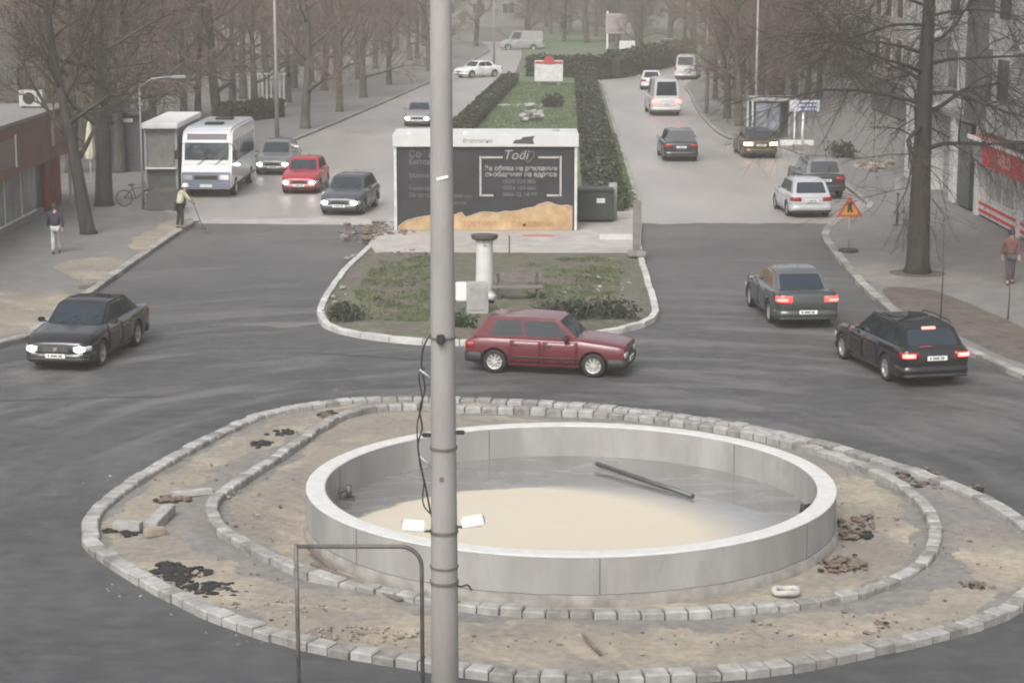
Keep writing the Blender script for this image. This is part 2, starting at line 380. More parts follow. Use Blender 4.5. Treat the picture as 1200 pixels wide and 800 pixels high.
mb.add(vs, fs, 0, True); structure(mb.build('island_soil', mat('island soil', (.115, .10, .085), rough=.95, var=.3, scale=3, big=.8, bigscale=.5, tint=(.10, .11, .065), bump=.9, bscale=9)))
def in_poly(p, P):
    c = False; j = len(P) - 1
    for i in range(len(P)):
        if (P[i].y > p.y) != (P[j].y > p.y) and p.x < (P[j].x - P[i].x) * (p.y - P[i].y) / (P[j].y - P[i].y) + P[i].x: c = not c
        j = i
    return c
def grass(name, polys, count, hfun, hmin=.05, hmax=.14, m=None, w=.02, clump=1.0, label=None):
    rnd = random.Random(11); mb = MB(); k = 0
    for P, share in polys:
        x0, x1 = min(p.x for p in P), max(p.x for p in P); y0, y1 = min(p.y for p in P), max(p.y for p in P); done = 0; tries = 0
        while done < count * share and tries < count * 20:
            tries += 1
            p = Vector((rnd.uniform(x0, x1), rnd.uniform(y0, y1), 0))
            if not in_poly(p, P) or noise.noise(p * .9) * .6 + .35 < rnd.random() * clump: continue
            done += 1; z = hfun(p.x, p.y) - .01
            for q in range(3):
                a = rnd.uniform(0, 6.28); h = rnd.uniform(hmin, hmax); c = Vector((p.x + rnd.uniform(-.05, .05), p.y + rnd.uniform(-.05, .05), z))
                d = Vector((math.cos(a), math.sin(a), 0)); l = Vector((rnd.uniform(-.05, .05), rnd.uniform(-.05, .05), h))
                mb.add([c - d * w, c + d * w, c + l], [[0, 1, 2]], rnd.randrange(2))
    o = mb.build(name, m, fix=False); return tag(o, label, 'grass', kind='stuff')
m_gr1 = mat('grass blade', (.075, .115, .045), rough=.9, var=.3, scale=1); m_gr2 = mat('dry grass blade', (.115, .13, .062), rough=.9, var=.3, scale=1)
grass('grass', [(trace([(440, 312), (505, 308), (505, 384), (430, 380), (415, 350)]), .45), (trace([(608, 314), (700, 305), (735, 318), (720, 350), (640, 372), (610, 350)]), .55)], 6500, island_h, hmin=.03, hmax=.085, m=[m_gr1, m_gr2], label='short patchy grass on the traffic island')
# paved strip between island and kiosk
raised('paved_strip', trace([(440, 300), (432, 290), (455, 262), (470, 248), (745, 240), (752, 262), (751, 292), (740, 301)]), .15, m_slab)
# far median lawn
med = trace([(468, 252), (545, 150), (580, 113), (604, 90), (640, 82), (690, 88), (708, 100), (722, 150), (740, 205), (751, 250)])
raised('median_lawn', med, .12, m_lawn)
structure(kerb_blocks('kerb', med, .2, .145, block=1.2, side=-1, seed=12))
sheet('path', trace([(575, 124), (706, 124), (707, 127), (573, 127)]), .126, m_slab)

# ================================================================== ROUNDABOUT
Pc = Vector((1.05, 35.45, 0)); PR = 4.73; RIM = .82; FLOOR = .20
def polar(pts, z):
    c = catmull(trace(pts, z), True, 8)
    t = sorted((math.atan2(p.y - Pc.y, p.x - Pc.x), math.hypot(p.x - Pc.x, p.y - Pc.y)) for p in c)
    t = [(t[-1][0] - 2 * math.pi, t[-1][1])] + t + [(t[0][0] + 2 * math.pi, t[0][1])]
    return t
OUT = polar([(96, 625), (103, 598), (150, 560), (230, 515), (300, 484), (380, 469), (450, 464), (560, 465), (700, 473), (840, 490), (950, 512), (1050, 540), (1130, 568), (1200, 604), (1238, 650), (1200, 706), (1130, 734), (1030, 758), (950, 775), (850, 787), (700, 793), (580, 788), (465, 771), (346, 750), (237, 714), (150, 670), (104, 640)], .14)
INN = polar([(240, 600), (243, 583), (262, 568), (292, 549), (330, 525), (380, 491), (420, 477), (462, 472), (560, 475), (700, 481), (840, 497), (960, 523), (1040, 553), (1090, 590), (1104, 625), (1086, 660), (1030, 688), (950, 705), (850, 714), (750, 718), (650, 717), (560, 710), (480, 698), (400, 682), (340, 664), (290, 641), (255, 620)], .15)
def ring_pts(T, n, off=0): return [Pc + Vector((math.cos(w), math.sin(w), 0)) * (table(T, w) + off) for w in [-math.pi + 2 * math.pi * i / n for i in range(n)]]
structure(kerb_blocks('kerb', ring_pts(OUT, 240), .29, .145, block=.37, closed=True, side=1, jit=.018, gap=.014, seed=21))
structure(kerb_blocks('kerb', ring_pts(INN, 200), .23, .16, block=.37, closed=True, side=1, jit=.02, gap=.013, seed=22))
def dirt_h(x, y): return .035 * noise.fractal(Vector((x * 1.1, y * 1.1, 5)), 1, 2, 4) + .03 * noise.noise(Vector((x * .5, y * .5, 1)))
NA = 440; NRr = 60; mb = MB()
for i in range(NA):
    w = -math.pi + 2 * math.pi * i / NA; ro, ri = table(OUT, w) - .2, table(INN, w)
    for k in range(NRr + 1):
        r = lerp(PR - .1, ro, k / NRr)
        p = Pc + Vector((math.cos(w), math.sin(w), 0)) * r
        hump = .0
        if r < ri: hump = -.03
        z = .045 + hump + dirt_h(p.x, p.y)
        if r < PR + .5: z = min(z, .012 + .03 * max(0, r - PR - .2) / .3)
        if abs(r - ri) < .5 or ro - r < .3: z = min(z, .07)
        mb.v.append((p.x, p.y, max(.008, z)))
for i in range(NA):
    for k in range(NRr):
        j = (i + 1) % NA
        mb.f.append([i * (NRr + 1) + k, i * (NRr + 1) + k + 1, j * (NRr + 1) + k + 1, j * (NRr + 1) + k]); mb.sm.append(True)
        w = -math.pi + 2 * math.pi * (i + .5) / NA; ro, ri = table(OUT, w) - .26, table(INN, w); r = lerp(PR - .1, ro, (k + .5) / NRr); v = Vector((r * math.cos(w), r * math.sin(w), 0))
        nz = noise.fractal(v * .9, 1, 2, 3); n5 = noise.fractal(v * .35 + Vector((5, 5, 5)), 1, 2, 2)
        near = (0 < r - ri < .42 + .5 * nz + .5 * n5) or (r - ri < -.22 and r - ri > -.5 - .25 * nz) or (ro - r < .22 + .35 * nz + .2 * n5)
        mb.m.append(1 if near else 0)
m_greysoil = mat('grey soil', (.165, .158, .148), rough=.95, var=.18, scale=5, big=.6, bigscale=.8, tint=(.20, .185, .165), bump=.6, bscale=12)  # greyer soil, laid in uneven bands beside both kerb rings
structure(mb.build('roundabout_soil', [m_sand, m_greysoil]))

# pool
pool = empty('fountain_basin', Pc, 0, 'round unfinished concrete basin holding shallow water inside the roundabout', 'fountain')
WT = .33
mb = MB(); mb.lathe([(PR - WT, RIM), (PR - WT, .05)], n=144, smooth=True); mb.lathe([(PR, -.1), (PR, RIM - .02)], n=144, smooth=True)
mb.build('basin_wall', m_conc, pool, fix=False)
mb = MB(); mb.lathe([(PR + .0, RIM - .02), (PR + .006, RIM - .02), (PR + .004, RIM - .002), (PR - .02, RIM + .008), (PR - WT + .02, RIM + .008), (PR - WT - .005, RIM - .004), (PR - WT - .005, RIM - .02), (PR - WT, RIM - .02)], n=144, smooth=False)
mb.build('rim', m_conctop, pool)
for w0 in (R(-86), R(-35), R(-140), R(42), R(110), R(165)):
    for rr, s in ((PR + .002, 1), (PR - WT - .002, -1)):
        p = Vector((math.cos(w0), math.sin(w0), 0)) * rr
        MB().box((p.x, p.y, RIM / 2 + .09), (.010, .014, RIM - .24), w0).build('joint', mat('dark joint', (.13, .125, .12), rough=.9), pool)
mb = MB(); N = 144; prof = []
for i in range(N):
    w = 2 * math.pi * i / N; j = .05 * noise.noise(Vector((math.cos(w) * 4, math.sin(w) * 4, 2))) + .02 * noise.noise(Vector((math.cos(w) * 19, math.sin(w) * 19, 4)))
    for r, z in ((PR - .01, .19 + j * .5), (PR + .05 + j * .8, .185 + j * .5), (PR + .075 + j * 1.2, -.05)):
        mb.v.append((r * math.cos(w), r * math.sin(w), z))
for i in range(N):
    for k in range(2):
        j = (i + 1) % N; mb.f.append([i * 3 + k, i * 3 + k + 1, j * 3 + k + 1, j * 3 + k]); mb.m.append(0); mb.sm.append(True)
mb.build('footing', m_footing, pool)
mb = MB()
for i in range(N):
    w = 2 * math.pi * i / N; j = .05 * noise.noise(Vector((math.cos(w) * 4, math.sin(w) * 4, 2))) + .02 * noise.noise(Vector((math.cos(w) * 19, math.sin(w) * 19, 4))); t_ = .010 + .016 * abs(noise.noise(Vector((math.cos(w) * 7, math.sin(w) * 7, 8))))
    for z in (.19 + j * .5, .19 + j * .5 + t_): mb.v.append(((PR + .003) * math.cos(w), (PR + .003) * math.sin(w), z))
for i in range(N): k = (i + 1) % N; mb.f.append([2 * i, 2 * k, 2 * k + 1, 2 * i + 1]); mb.m.append(0); mb.sm.append(True)
mb.build('crack', mat('dark joint', (.13, .125, .12)), pool)
# wet floor: a thin sheet of standing water, coloured cream inside a soft-edged ellipse
mf = bpy.data.materials.new('cream grey water'); mf.use_nodes = True; nt = mf.node_tree; b = nt.nodes['Principled BSDF']; L = nt.links
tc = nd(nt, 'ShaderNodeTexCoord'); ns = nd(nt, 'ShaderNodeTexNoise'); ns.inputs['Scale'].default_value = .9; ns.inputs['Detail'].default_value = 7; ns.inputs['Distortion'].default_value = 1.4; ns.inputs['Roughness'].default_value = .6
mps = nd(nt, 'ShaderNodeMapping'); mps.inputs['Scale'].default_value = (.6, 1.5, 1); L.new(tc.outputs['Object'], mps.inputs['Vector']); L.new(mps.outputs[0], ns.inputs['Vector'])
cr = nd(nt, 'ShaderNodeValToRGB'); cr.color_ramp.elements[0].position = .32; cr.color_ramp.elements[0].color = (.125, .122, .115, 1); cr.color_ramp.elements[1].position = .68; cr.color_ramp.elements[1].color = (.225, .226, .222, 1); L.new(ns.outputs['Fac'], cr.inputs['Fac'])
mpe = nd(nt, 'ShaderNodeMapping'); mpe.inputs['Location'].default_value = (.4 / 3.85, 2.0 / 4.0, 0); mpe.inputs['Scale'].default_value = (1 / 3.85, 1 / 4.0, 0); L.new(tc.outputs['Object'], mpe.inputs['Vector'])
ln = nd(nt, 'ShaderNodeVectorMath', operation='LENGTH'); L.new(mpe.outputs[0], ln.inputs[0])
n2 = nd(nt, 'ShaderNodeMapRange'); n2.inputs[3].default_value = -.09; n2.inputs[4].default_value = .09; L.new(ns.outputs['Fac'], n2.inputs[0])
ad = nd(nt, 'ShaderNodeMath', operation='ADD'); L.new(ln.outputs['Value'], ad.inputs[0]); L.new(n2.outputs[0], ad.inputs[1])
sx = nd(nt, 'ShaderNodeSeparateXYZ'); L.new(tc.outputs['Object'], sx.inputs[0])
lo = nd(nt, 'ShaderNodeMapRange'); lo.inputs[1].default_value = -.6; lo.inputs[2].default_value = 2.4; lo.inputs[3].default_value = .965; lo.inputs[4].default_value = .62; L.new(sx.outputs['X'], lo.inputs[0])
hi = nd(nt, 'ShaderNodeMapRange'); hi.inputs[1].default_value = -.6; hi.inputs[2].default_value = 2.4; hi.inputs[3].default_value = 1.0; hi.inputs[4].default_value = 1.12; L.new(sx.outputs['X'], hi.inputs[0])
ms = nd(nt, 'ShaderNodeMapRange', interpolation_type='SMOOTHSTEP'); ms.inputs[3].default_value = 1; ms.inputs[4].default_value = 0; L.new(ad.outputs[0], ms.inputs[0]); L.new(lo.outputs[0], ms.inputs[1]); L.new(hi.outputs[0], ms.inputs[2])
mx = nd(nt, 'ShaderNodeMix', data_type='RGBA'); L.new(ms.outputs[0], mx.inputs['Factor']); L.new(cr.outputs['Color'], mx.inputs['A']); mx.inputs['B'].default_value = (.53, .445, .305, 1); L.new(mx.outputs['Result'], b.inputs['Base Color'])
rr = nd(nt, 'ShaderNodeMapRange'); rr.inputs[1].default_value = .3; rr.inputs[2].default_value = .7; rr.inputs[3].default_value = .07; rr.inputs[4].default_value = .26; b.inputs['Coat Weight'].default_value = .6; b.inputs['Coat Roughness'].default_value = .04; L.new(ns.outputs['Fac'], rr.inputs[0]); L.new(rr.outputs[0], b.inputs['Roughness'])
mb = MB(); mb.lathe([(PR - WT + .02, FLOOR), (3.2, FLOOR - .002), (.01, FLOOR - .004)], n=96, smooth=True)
mb.build('basin_water', mf, pool)
# things in and around the basin
a, c = G(699, 543, FLOOR + .10), G(812, 581, FLOOR + .045)
mb = MB(); mb.tube([a, c], .045, 10); d = (c - a).normalized()
o = mb.build('steel_pipe', mat('dark pipe', (.10, .11, .11), rough=.4, metal=.3)); tag(o, 'long straight dark pipe lying on the wet basin floor', 'pipe')
mb = MB(); p = G(409, 585, FLOOR); mb.tube([p, p + Vector((0, 0, .28))], .055, 10); mb.tube([p + Vector((0, 0, .22)), p + Vector((-.22, .02, .12)), p + Vector((-.3, -.05, 0))], .035, 8); mb.box(p + Vector((0, 0, .02)), (.2, .2, .04))
tag(mb.build('pump_pipe', m_steel), 'short dark upright pump pipe with hose in the basin by its left wall', 'pipe')
mb = MB(); p = G(940, 601, FLOOR); mb.tube([p, p + Vector((.02, 0, .16))], .05, 10); mb.tube([p + Vector((0, 0, .12)), p + Vector((.16, .05, .14))], .035, 8)
tag(mb.build('outlet_pipe', m_black), 'stubby black outlet pipe inside the basin at its right wall', 'pipe')
p = G(921, 692, .12); mb = MB()
pts = [p + Vector((.19 * math.cos(w), .16 * math.sin(w), .015 * math.sin(3 * w))) for w in [2 * math.pi * i / 20 for i in range(21)]]
mb.tube(pts, .05, 8); tag(mb.build('rubber_ring', mat('dusty ring', (.38, .37, .35), rough=.8)), 'pale ring lying on the soil below the basin wall', 'ring')

def rock(mb, c, s, rnd, mi=0, flat=1.0):
    bm = bmesh.new(); bmesh.ops.create_icosphere(bm, subdivisions=2, radius=1)
    o = Vector((rnd.uniform(0, 99),) * 3); ax = Vector((rnd.uniform(.7, 1.3), rnd.uniform(.7, 1.3), rnd.uniform(.5, .9) * flat)) * s
    for v in bm.verts:
        k = .75 + .5 * noise.noise(v.co * 1.3 + o)
        v.co = Vector((v.co.x * ax.x, v.co.y * ax.y, v.co.z * ax.z)) * k
    mb.add([v.co + Vector(c) for v in bm.verts], [[v.index for v in f.verts] for f in bm.faces], mi); bm.free()
def rubble(name, spots, m, label, n, smin, smax, flat=.5, seed=1, z=.06):
    rnd = random.Random(seed); mb = MB()
    for (px, py, rx, ry, share) in spots:
        for i in range(int(n * share)):
            a = rnd.uniform(0, 6.28); r = math.sqrt(rnd.random()) * (1 if rnd.random() < .8 else 1.4)
            q = G(px + rx * r * math.cos(a), py + ry * r * math.sin(a), z); s = rnd.uniform(smin, smax) * (1 if rnd.random() < .75 else 1.8)
            rock(mb, q, s, rnd, rnd.randrange(len(m)) if isinstance(m, list) else 0, flat)
    return tag(mb.build(name, m, fix=False), label, 'rubble', kind='stuff')
m_debris = mat('broken asphalt', (.017, .0165, .016), rough=.9, var=.4, bump=.5)
m_brown = mat('brown clod', (.14, .105, .085), rough=.95, var=.3, bump=.5)
m_tan = mat('tan clod', (.28, .23, .18), rough=.95, var=.3, bump=.5)
rubble('asphalt_rubble', [(212, 672, 34, 9, .32), (240, 690, 42, 7, .34), (150, 620, 20, 5, .1), (331, 506, 14, 5, .1), (305, 520, 10, 5, .07), (195, 662, 12, 4, .07)], m_debris, 'black lumps of broken asphalt on the sandy roundabout soil', 300, .03, .085, .55, 3)
rubble('asphalt_rubble', [(384, 486, 9, 4, .5), (1075, 560, 34, 10, .5), (1128, 572, 20, 5, .25), (1000, 620, 24, 14, .4), (1140, 686, 18, 4, .15), (1035, 732, 7, 4, .12), (985, 660, 26, 9, .3), (205, 583, 18, 4, .3)], [m_debris, m_brown, m_brown], 'scattered brown clods and dark lumps on the roundabout soil', 190, .025, .075, .6, 4)
rubble('clods', [(420, 742, 70, 9, .3), (330, 712, 60, 14, .12), (300, 690, 120, 30, .15), (1000, 735, 140, 18, .2), (1120, 640, 60, 50, .15), (300, 600, 40, 40, .1), (250, 560, 70, 20, .1), (700, 752, 220, 14, .15), (1020, 600, 40, 40, .1)], [m_brown, m_tan, m_tan], 'small sandy clods strewn over the roundabout soil', 420, .012, .035, .7, 5)
rubble('clods', [(150, 690, 30, 10, .2), (300, 748, 60, 8, .2), (110, 560, 20, 12, .15), (640, 808, 200, 4, .2), (400, 455, 120, 4, .15), (900, 495, 120, 8, .1)], [m_brown, m_tan], 'crumbs of soil and stone spilled on the asphalt along the outer kerb', 130, .008, .026, .8, 15, .0)
def block(px, py, d, rz, label, m=m_kerb, tilt=0):
    p = G(px, py, .05); mb = MB(); M = Matrix.Translation(p + Vector((0, 0, d[2] / 2))) @ Matrix.Rotation(rz, 4, 'Z') @ Matrix.Rotation(tilt, 4, 'X'); mb.box((0, 0, 0), d, M=M)
    return tag(mb.build('kerb_stone', m, bevel=.012), label, 'kerb stone')
block(188, 612, (.24, 1.1, .18), R(-8), 'pale loose kerb stone lying lengthwise on the left roundabout soil', tilt=.05)
block(150, 621, (.5, .22, .16), R(-10), 'small pale kerb stone lying across the black lumps at the left soil', m_kerb)
block(181, 627, (.36, .2, .13), R(25), 'short tan kerb stone at the foot of the lengthwise loose one', m_tan)
block(225, 580, (.8, .2, .1), R(20), 'thin pale kerb stone half buried beside the inner ring', m_kerb)
block(511, 704, (.3, .25, .2), R(30), 'broken white kerb lump leaning at the front basin footing', m_kerb, .5)
for px0, py0, px1, py1, w, l in ((366, 660, 470, 702, .1, 'long grey plank leaning along the front left basin footing'), (360, 640, 392, 668, .08, 'short dark plank against the left end of the basin footing'), (683, 742, 704, 766, .05, 'thin stick on the soil in front of the inner ring')):
    a, c = G(px0, py0, .16), G(px1, py1, .10); mb = MB(); d = (c - a); M = Matrix.Translation((a + c) / 2) @ d.to_track_quat('X', 'Z').to_matrix().to_4x4(); mb.box((0, 0, 0), (d.length, w, .03), M=M)
    tag(mb.build('plank' if w > .06 else 'stick', mat('old plank', (.16, .13, .11), rough=.9, var=.3)), l, 'plank' if w > .06 else 'stick')

# ================================================================== VEHICLES
class Body:
    """Lower body of a car: cross sections along x (front = +x)."""
    def __init__(s, L, W, top, bot, plan, gc=.18):
        s.L, s.W, s.top, s.bot, s.plan = L, W, top, bot, plan
    def w(s, x):
        return s.W / 2 * table(s.plan, x)
    def section(s, x):
        w, b, t = s.w(x), table(s.bot, x), table(s.top, x); h = t - b
        return [(0, b), (w * .8, b), (w * .93, b + .05), (w * .975, b + .15), (w * .995, b + .36 * h), (w, b + .55 * h), (w * .985, b + .76 * h), (w * .955, t - .06), (w * .90, t - .018), (w * .80, t), (w * .45, t + .018), (0, t + .024)]
    def y(s, x, z):
        c = s.section(x)[2:9]
        if z <= c[0][1]: return c[0][0]
        for (y0, z0), (y1, z1) in zip(c, c[1:]):
            if z <= z1: return lerp(y0, y1, (z - z0) / max(1e-6, z1 - z0))
        return c[-1][0]
    def mesh(s, axles, wr):
        xs = []; x = -s.L / 2
        xs = [-s.L / 2 + s.L * i / 44 for i in range(45)]
        xs += [s.L / 2 - d for d in (.02, .05)] + [-s.L / 2 + d for d in (.02, .05)]
        xs = sorted(set(round(v, 4) for v in xs)); mb = MB(); n = None
        for x in xs:
            h = s.section(x); ring = h + [(-y, z) for y, z in h[-2:0:-1]]
            n = len(ring); mb.v += [(x, y, z) for y, z in ring]
        for i in range(len(xs) - 1):
            for k in range(n): mb.f.append([i * n + k, i * n + (k + 1) % n, (i + 1) * n + (k + 1) % n, (i + 1) * n + k]); mb.m.append(0); mb.sm.append(True)
        mb.f.append(list(range(n))); mb.m.append(0); mb.sm.append(False)
        e = (len(xs) - 1) * n; mb.f.append([e + k for k in reversed(range(n))]); mb.m.append(0); mb.sm.append(False)
        return mb
CUT = None
def car(name, label, cat, loc, heading, L=4.5, W=1.78, H=1.45, style='sedan', paintc=None, belt=.95, hood=.72, wb=None, fo=.85, wr=.31, gh=None, deck=None,
        trim=None, rim=None, lights='off', rear='off', plate_f=True, plate_r=True, glass=None, sunroof=False, rails=False, blacktrim=False, taxi=False, zbot=.17, group=None, grillebar=False, thirdlight=False, seats=False, roofm=None, boxy=False):
    """A car as body, cabin, panes, doors (> handle), wheels (> tyre, rim), lamps, mirrors, plates, bumpers and grille. heading = angle of +x (the nose)."""
    root = empty(name, (loc[0], loc[1], 0), heading, label, cat, group)
    wb = wb or L * .58; xf = L / 2 - fo; xr = xf - wb; h2 = L / 2
    g = dict(bf=h2 - .30 * L, rf=h2 - .43 * L, rr=-h2 + .29 * L, br=-h2 + .14 * L); g.update(gh or {})
    deckz = deck if deck is not None else belt
    top = [(-h2, deckz - .13), (-h2 + .06, deckz - .03), (-h2 + .2, deckz), (g['br'], deckz + .01), (g['br'] + .5, belt + .02), (g['bf'] - .3, belt), (g['bf'], belt + .02), (h2 - .45, hood + .12), (h2 - .18, hood + .04), (h2 - .04, hood - .03), (h2, hood - .10)]
    bot = [(-h2, zbot + .16), (-h2 + .12, zbot + .06), (-h2 + .45, zbot), (h2 - .5, zbot), (h2 - .12, zbot + .02), (h2, zbot + .08)]
    plan = [(-h2, .86), (-h2 + .05, .92), (-h2 + .2, .965), (-h2 + .7, 1), (h2 - 1.0, 1), (h2 - .5, .975), (h2 - .2, .91), (h2 - .05, .80), (h2, .70)]
    if style in ('van',): plan = [(-h2, .95), (-h2 + .1, .99), (-h2 + .5, 1), (h2 - .8, 1), (h2 - .3, .97), (h2, .84)]
    if boxy: plan = [(-h2, .93), (-h2 + .05, .965), (-h2 + .3, .985), (-h2 + .7, 1), (h2 - 1.0, 1), (h2 - .4, .98), (h2 - .08, .945), (h2, .90)]; top = top[:-4] + [(h2 - .45, hood + .10), (h2 - .12, hood + .055), (h2 - .02, hood + .02), (h2, hood - .03)]
    B = Body(L, W, top, bot, plan)
    p = paintc; pm = [p, m_black]
    o = B.mesh((xf, xr), wr).build('body', pm)
    cm = MB()
    for x in (xf, xr):
        for s in (-1, 1): cm.lathe([(.001, s * (W / 2 - .26)), (wr + .065, s * (W / 2 - .26)), (wr + .065, s * (W / 2 + .12)), (.001, s * (W / 2 + .12))], (x, 0, wr), 28, 1, 'Y')
    cut = cm.build('cutter', pm, weld=True)
    md = o.modifiers.new('b', 'BOOLEAN'); md.object = cut; md.operation = 'DIFFERENCE'; md.solver = 'EXACT'; md.material_mode = 'INDEX'
    body = evaluated(o, 'body', root); bpy.data.objects.remove(cut, do_unlink=True)
    body.data.set_sharp_from_angle(angle=R(38))
    # cabin
    zb, zr = belt - .05, H - .02
    wbh, wrh = W / 2 * .925, W / 2 * .925 - (H - belt) * (.22 if boxy else .30 if style != 'van' else .14)
    c = {}
    for sx, nm in ((1, 'f'), (-1, 'r')):
        for sy in (-1, 1):
            c[nm, sy, 0] = Vector((g['b' + nm], sy * wbh * (.93 if nm == 'f' else .95), zb)); c[nm, sy, 1] = Vector((g['r' + nm], sy * wrh * .97, zr - (.025 if nm == 'f' else .03)))
    xm = (g['rf'] * .55 + g['rr'] * .45)
    bmx = (g['bf'] + g['br']) / 2
    mb = MB()
    ids = {}
    V = []
    for k in [('f', -1, 0), ('f', 1, 0), ('r', 1, 0), ('r', -1, 0), ('f', -1, 1), ('f', 1, 1), ('r', 1, 1), ('r', -1, 1)]: ids[k] = len(V); V.append(c[k])
    V += [Vector((xm, -wrh, zr)), Vector((xm, wrh, zr)), Vector((xm, 0, zr + .025)), Vector((g['rf'] - .02, 0, zr)), Vector((g['rr'] + .02, 0, zr - .01))]
    mb.add(V, [[0, 1, 2, 3], [1, 0, 4, 11, 5], [3, 2, 6, 12, 7], [0, 3, 7, 8, 4], [2, 1, 5, 9, 6], [4, 8, 10, 11], [11, 10, 9, 5], [8, 7, 12, 10], [10, 12, 6, 9]], 0, True)
    cab = mb.build('cabin', roofm or p, root, bevel=.05); cab.data.set_sharp_from_angle(angle=R(50))
    for q in cab.data.polygons: q.use_smooth = True
    gm_ = glass or m_glass
    def pane(nm, a, b_, c_, d, u0, u1, v0, v1, n, parent=root, m=None, th=.007, bulge=0.0):
        """patch of the quad a-b (bottom) d-c (top)"""
        def P(u, v): return a.lerp(b_, u).lerp(d.lerp(c_, u), v)
        nn = (b_ - a).cross(d - a).normalized()
        if nn.dot(n) < 0: nn = -nn
        k = .05 / max(.2, (b_ - a).length); kv = .05 / max(.2, (d - a).length)
        pts = [P(u0 + k, v0), P(u1 - k, v0), P(u1, v0 + kv), P(u1, v1 - kv), P(u1 - k, v1), P(u0 + k, v1), P(u0, v1 - kv), P(u0, v0 + kv)]
        return MB().slab(pts, nn, th, back=.004).build(nm, m or gm_, parent)
    X = Vector((1, 0, 0))
    pane('windscreen', c['f', 1, 0], c['f', -1, 0], c['f', -1, 1], c['f', 1, 1], .06, .94, .13, .92, X)
    if style != 'panel':
        pane('rear_window', c['r', -1, 0], c['r', 1, 0], c['r', 1, 1], c['r', -1, 1], .09, .91, .16, .88, -X)
    zB = belt
    for sy in (-1, 1):
        n = Vector((0, sy, .3))
        a, b_, c_, d = c['r', sy, 0], c['f', sy, 0], c['f', sy, 1], c['r', sy, 1]
        # rebuild the flat side: upper edge runs through the roof's middle point in two stretches
        splits = {'sedan': ((.175, .50), (.525, .93)), 'hatch': ((.17, .49), (.52, .93)), 'estate': ((.05, .22), (.25, .54), (.565, .94)), 'suv': ((.05, .2), (.23, .52), (.55, .94)), 'van': ((.68, .95),), 'panel': ((.7, .95),)}[style]
        for u0, u1 in splits: pane('side_window', a, b_, c_, d, u0, u1, .17, .885, n)
    # door panels with shut lines
    def door(xa, xb, sy):
        mb = MB(); NX, NZ = 6, 6; z0 = table(bot, 0) + .12; rows = []
        for j in range(NZ + 1):
            for i in range(NX + 1):
                x = lerp(xa, xb, i / NX); zt = table(top, x) - .065; z = lerp(z0, zt, j / NZ)
                mb.v.append((x, sy * (B.y(x, z) + .006), z))
        for j in range(NZ):
            for i in range(NX): q = j * (NX + 1) + i; mb.f.append([q, q + 1, q + NX + 2, q + NX + 1]); mb.m.append(0); mb.sm.append(True)
        bd = [i for i in range(NX + 1)] + [j * (NX + 1) + NX for j in range(1, NZ + 1)] + [NZ * (NX + 1) + i for i in range(NX - 1, -1, -1)] + [j * (NX + 1) for j in range(NZ - 1, 0, -1)]
        base = len(mb.v); mb.v += [(mb.v[i][0], mb.v[i][1] - sy * .016, mb.v[i][2]) for i in bd]
        for k in range(len(bd)): mb.f.append([bd[k], bd[(k + 1) % len(bd)], base + (k + 1) % len(bd), base + k]); mb.m.append(0); mb.sm.append(False)
        dr = mb.build('door', p, root)
        hm = MB(); hx = lerp(xa, xb, .16); hz = belt - .17; hm.box((hx, sy * (B.y(hx, hz) + .015), hz), (.17, .03, .03)); hm.build('handle', m_black if blacktrim else p, dr, bevel=.008)
        return dr
    if style not in ('van', 'panel'):
        xs0 = max(xr + wr + .1, g['br'] + .1); xm_ = lerp(xs0, xf - wr - .08, .47)
        for sy in (-1, 1): door(xm_ + .015, xf - wr - .09, sy); door(xs0, xm_ - .015, sy)
    else:
        for sy in (-1, 1): door(g['bf'] - 1.25, xf - wr - .09, sy)
    # strips wrapped round the plan outline: bumpers, lamps, grille
    def outline(xa, end, sy, z, yin):
        """points along the side from xa to the car's end and along the end face to y = yin"""
        sg = 1 if end > 0 else -1; xe = sg * h2; pts = []
        k = 9
        for i in range(k + 1):
            x = lerp(xa, xe, i / k); pts.append(Vector((x, sy * B.y(x, z), 0)))
        ye = B.y(xe, z)
        if abs(yin) < ye - .01:
            for i in range(1, 4): pts.append(Vector((xe, sy * lerp(ye, yin, i / 3), 0)))
        return pts
    def strip(nm, xa, end, sy, z0, z1, yin, out, m, both=False, parent=root, bulge=.012, pts=None):
        zm = (z0 + z1) / 2
        if both: P = outline(xa, end, 1, zm, 0)[:-1]; P = P + [Vector((q.x, -q.y, 0)) for q in reversed(P)]
        else: P = outline(xa, end, sy, zm, yin)
        mb = MB(); nP = len(P)
        for i, q in enumerate(P):
            t = P[min(i + 1, nP - 1)] - P[max(i - 1, 0)]; nn = Vector((t.y, -t.x, 0)).normalized()
            if nn.dot(Vector((q.x * .25, q.y, 0))) < 0: nn = -nn
            if abs(abs(q.x) - h2) < .06 and nn.x * q.x < 0: nn = -nn
            for oo, z in ((-.04, z0), (out, z0 + .008), (out + bulge, lerp(z0, z1, .5)), (out, z1 - .008), (-.04, z1)):
                e = q + nn * oo; mb.v.append((e.x, e.y, z))
        for i in range(nP - 1):
            for k in range(4): mb.f.append([i * 5 + k, i * 5 + k + 1, i * 5 + 5 + k + 1, i * 5 + 5 + k]); mb.m.append(0); mb.sm.append(True)
        mb.f.append(list(range(5))); mb.m.append(0); mb.sm.append(False); e = (nP - 1) * 5; mb.f.append([e + k for k in range(5)]); mb.m.append(0); mb.sm.append(False)
        return mb.build(nm, m, parent)
    bp = m_black if blacktrim else p
    strip('bumper', h2 - .42, 1, 1, zbot + .06, zbot + .30, 0, .022, bp, both=True)
    strip('bumper', -h2 + .42, -1, 1, zbot + .10, zbot + .36, 0, .022, bp, both=True)
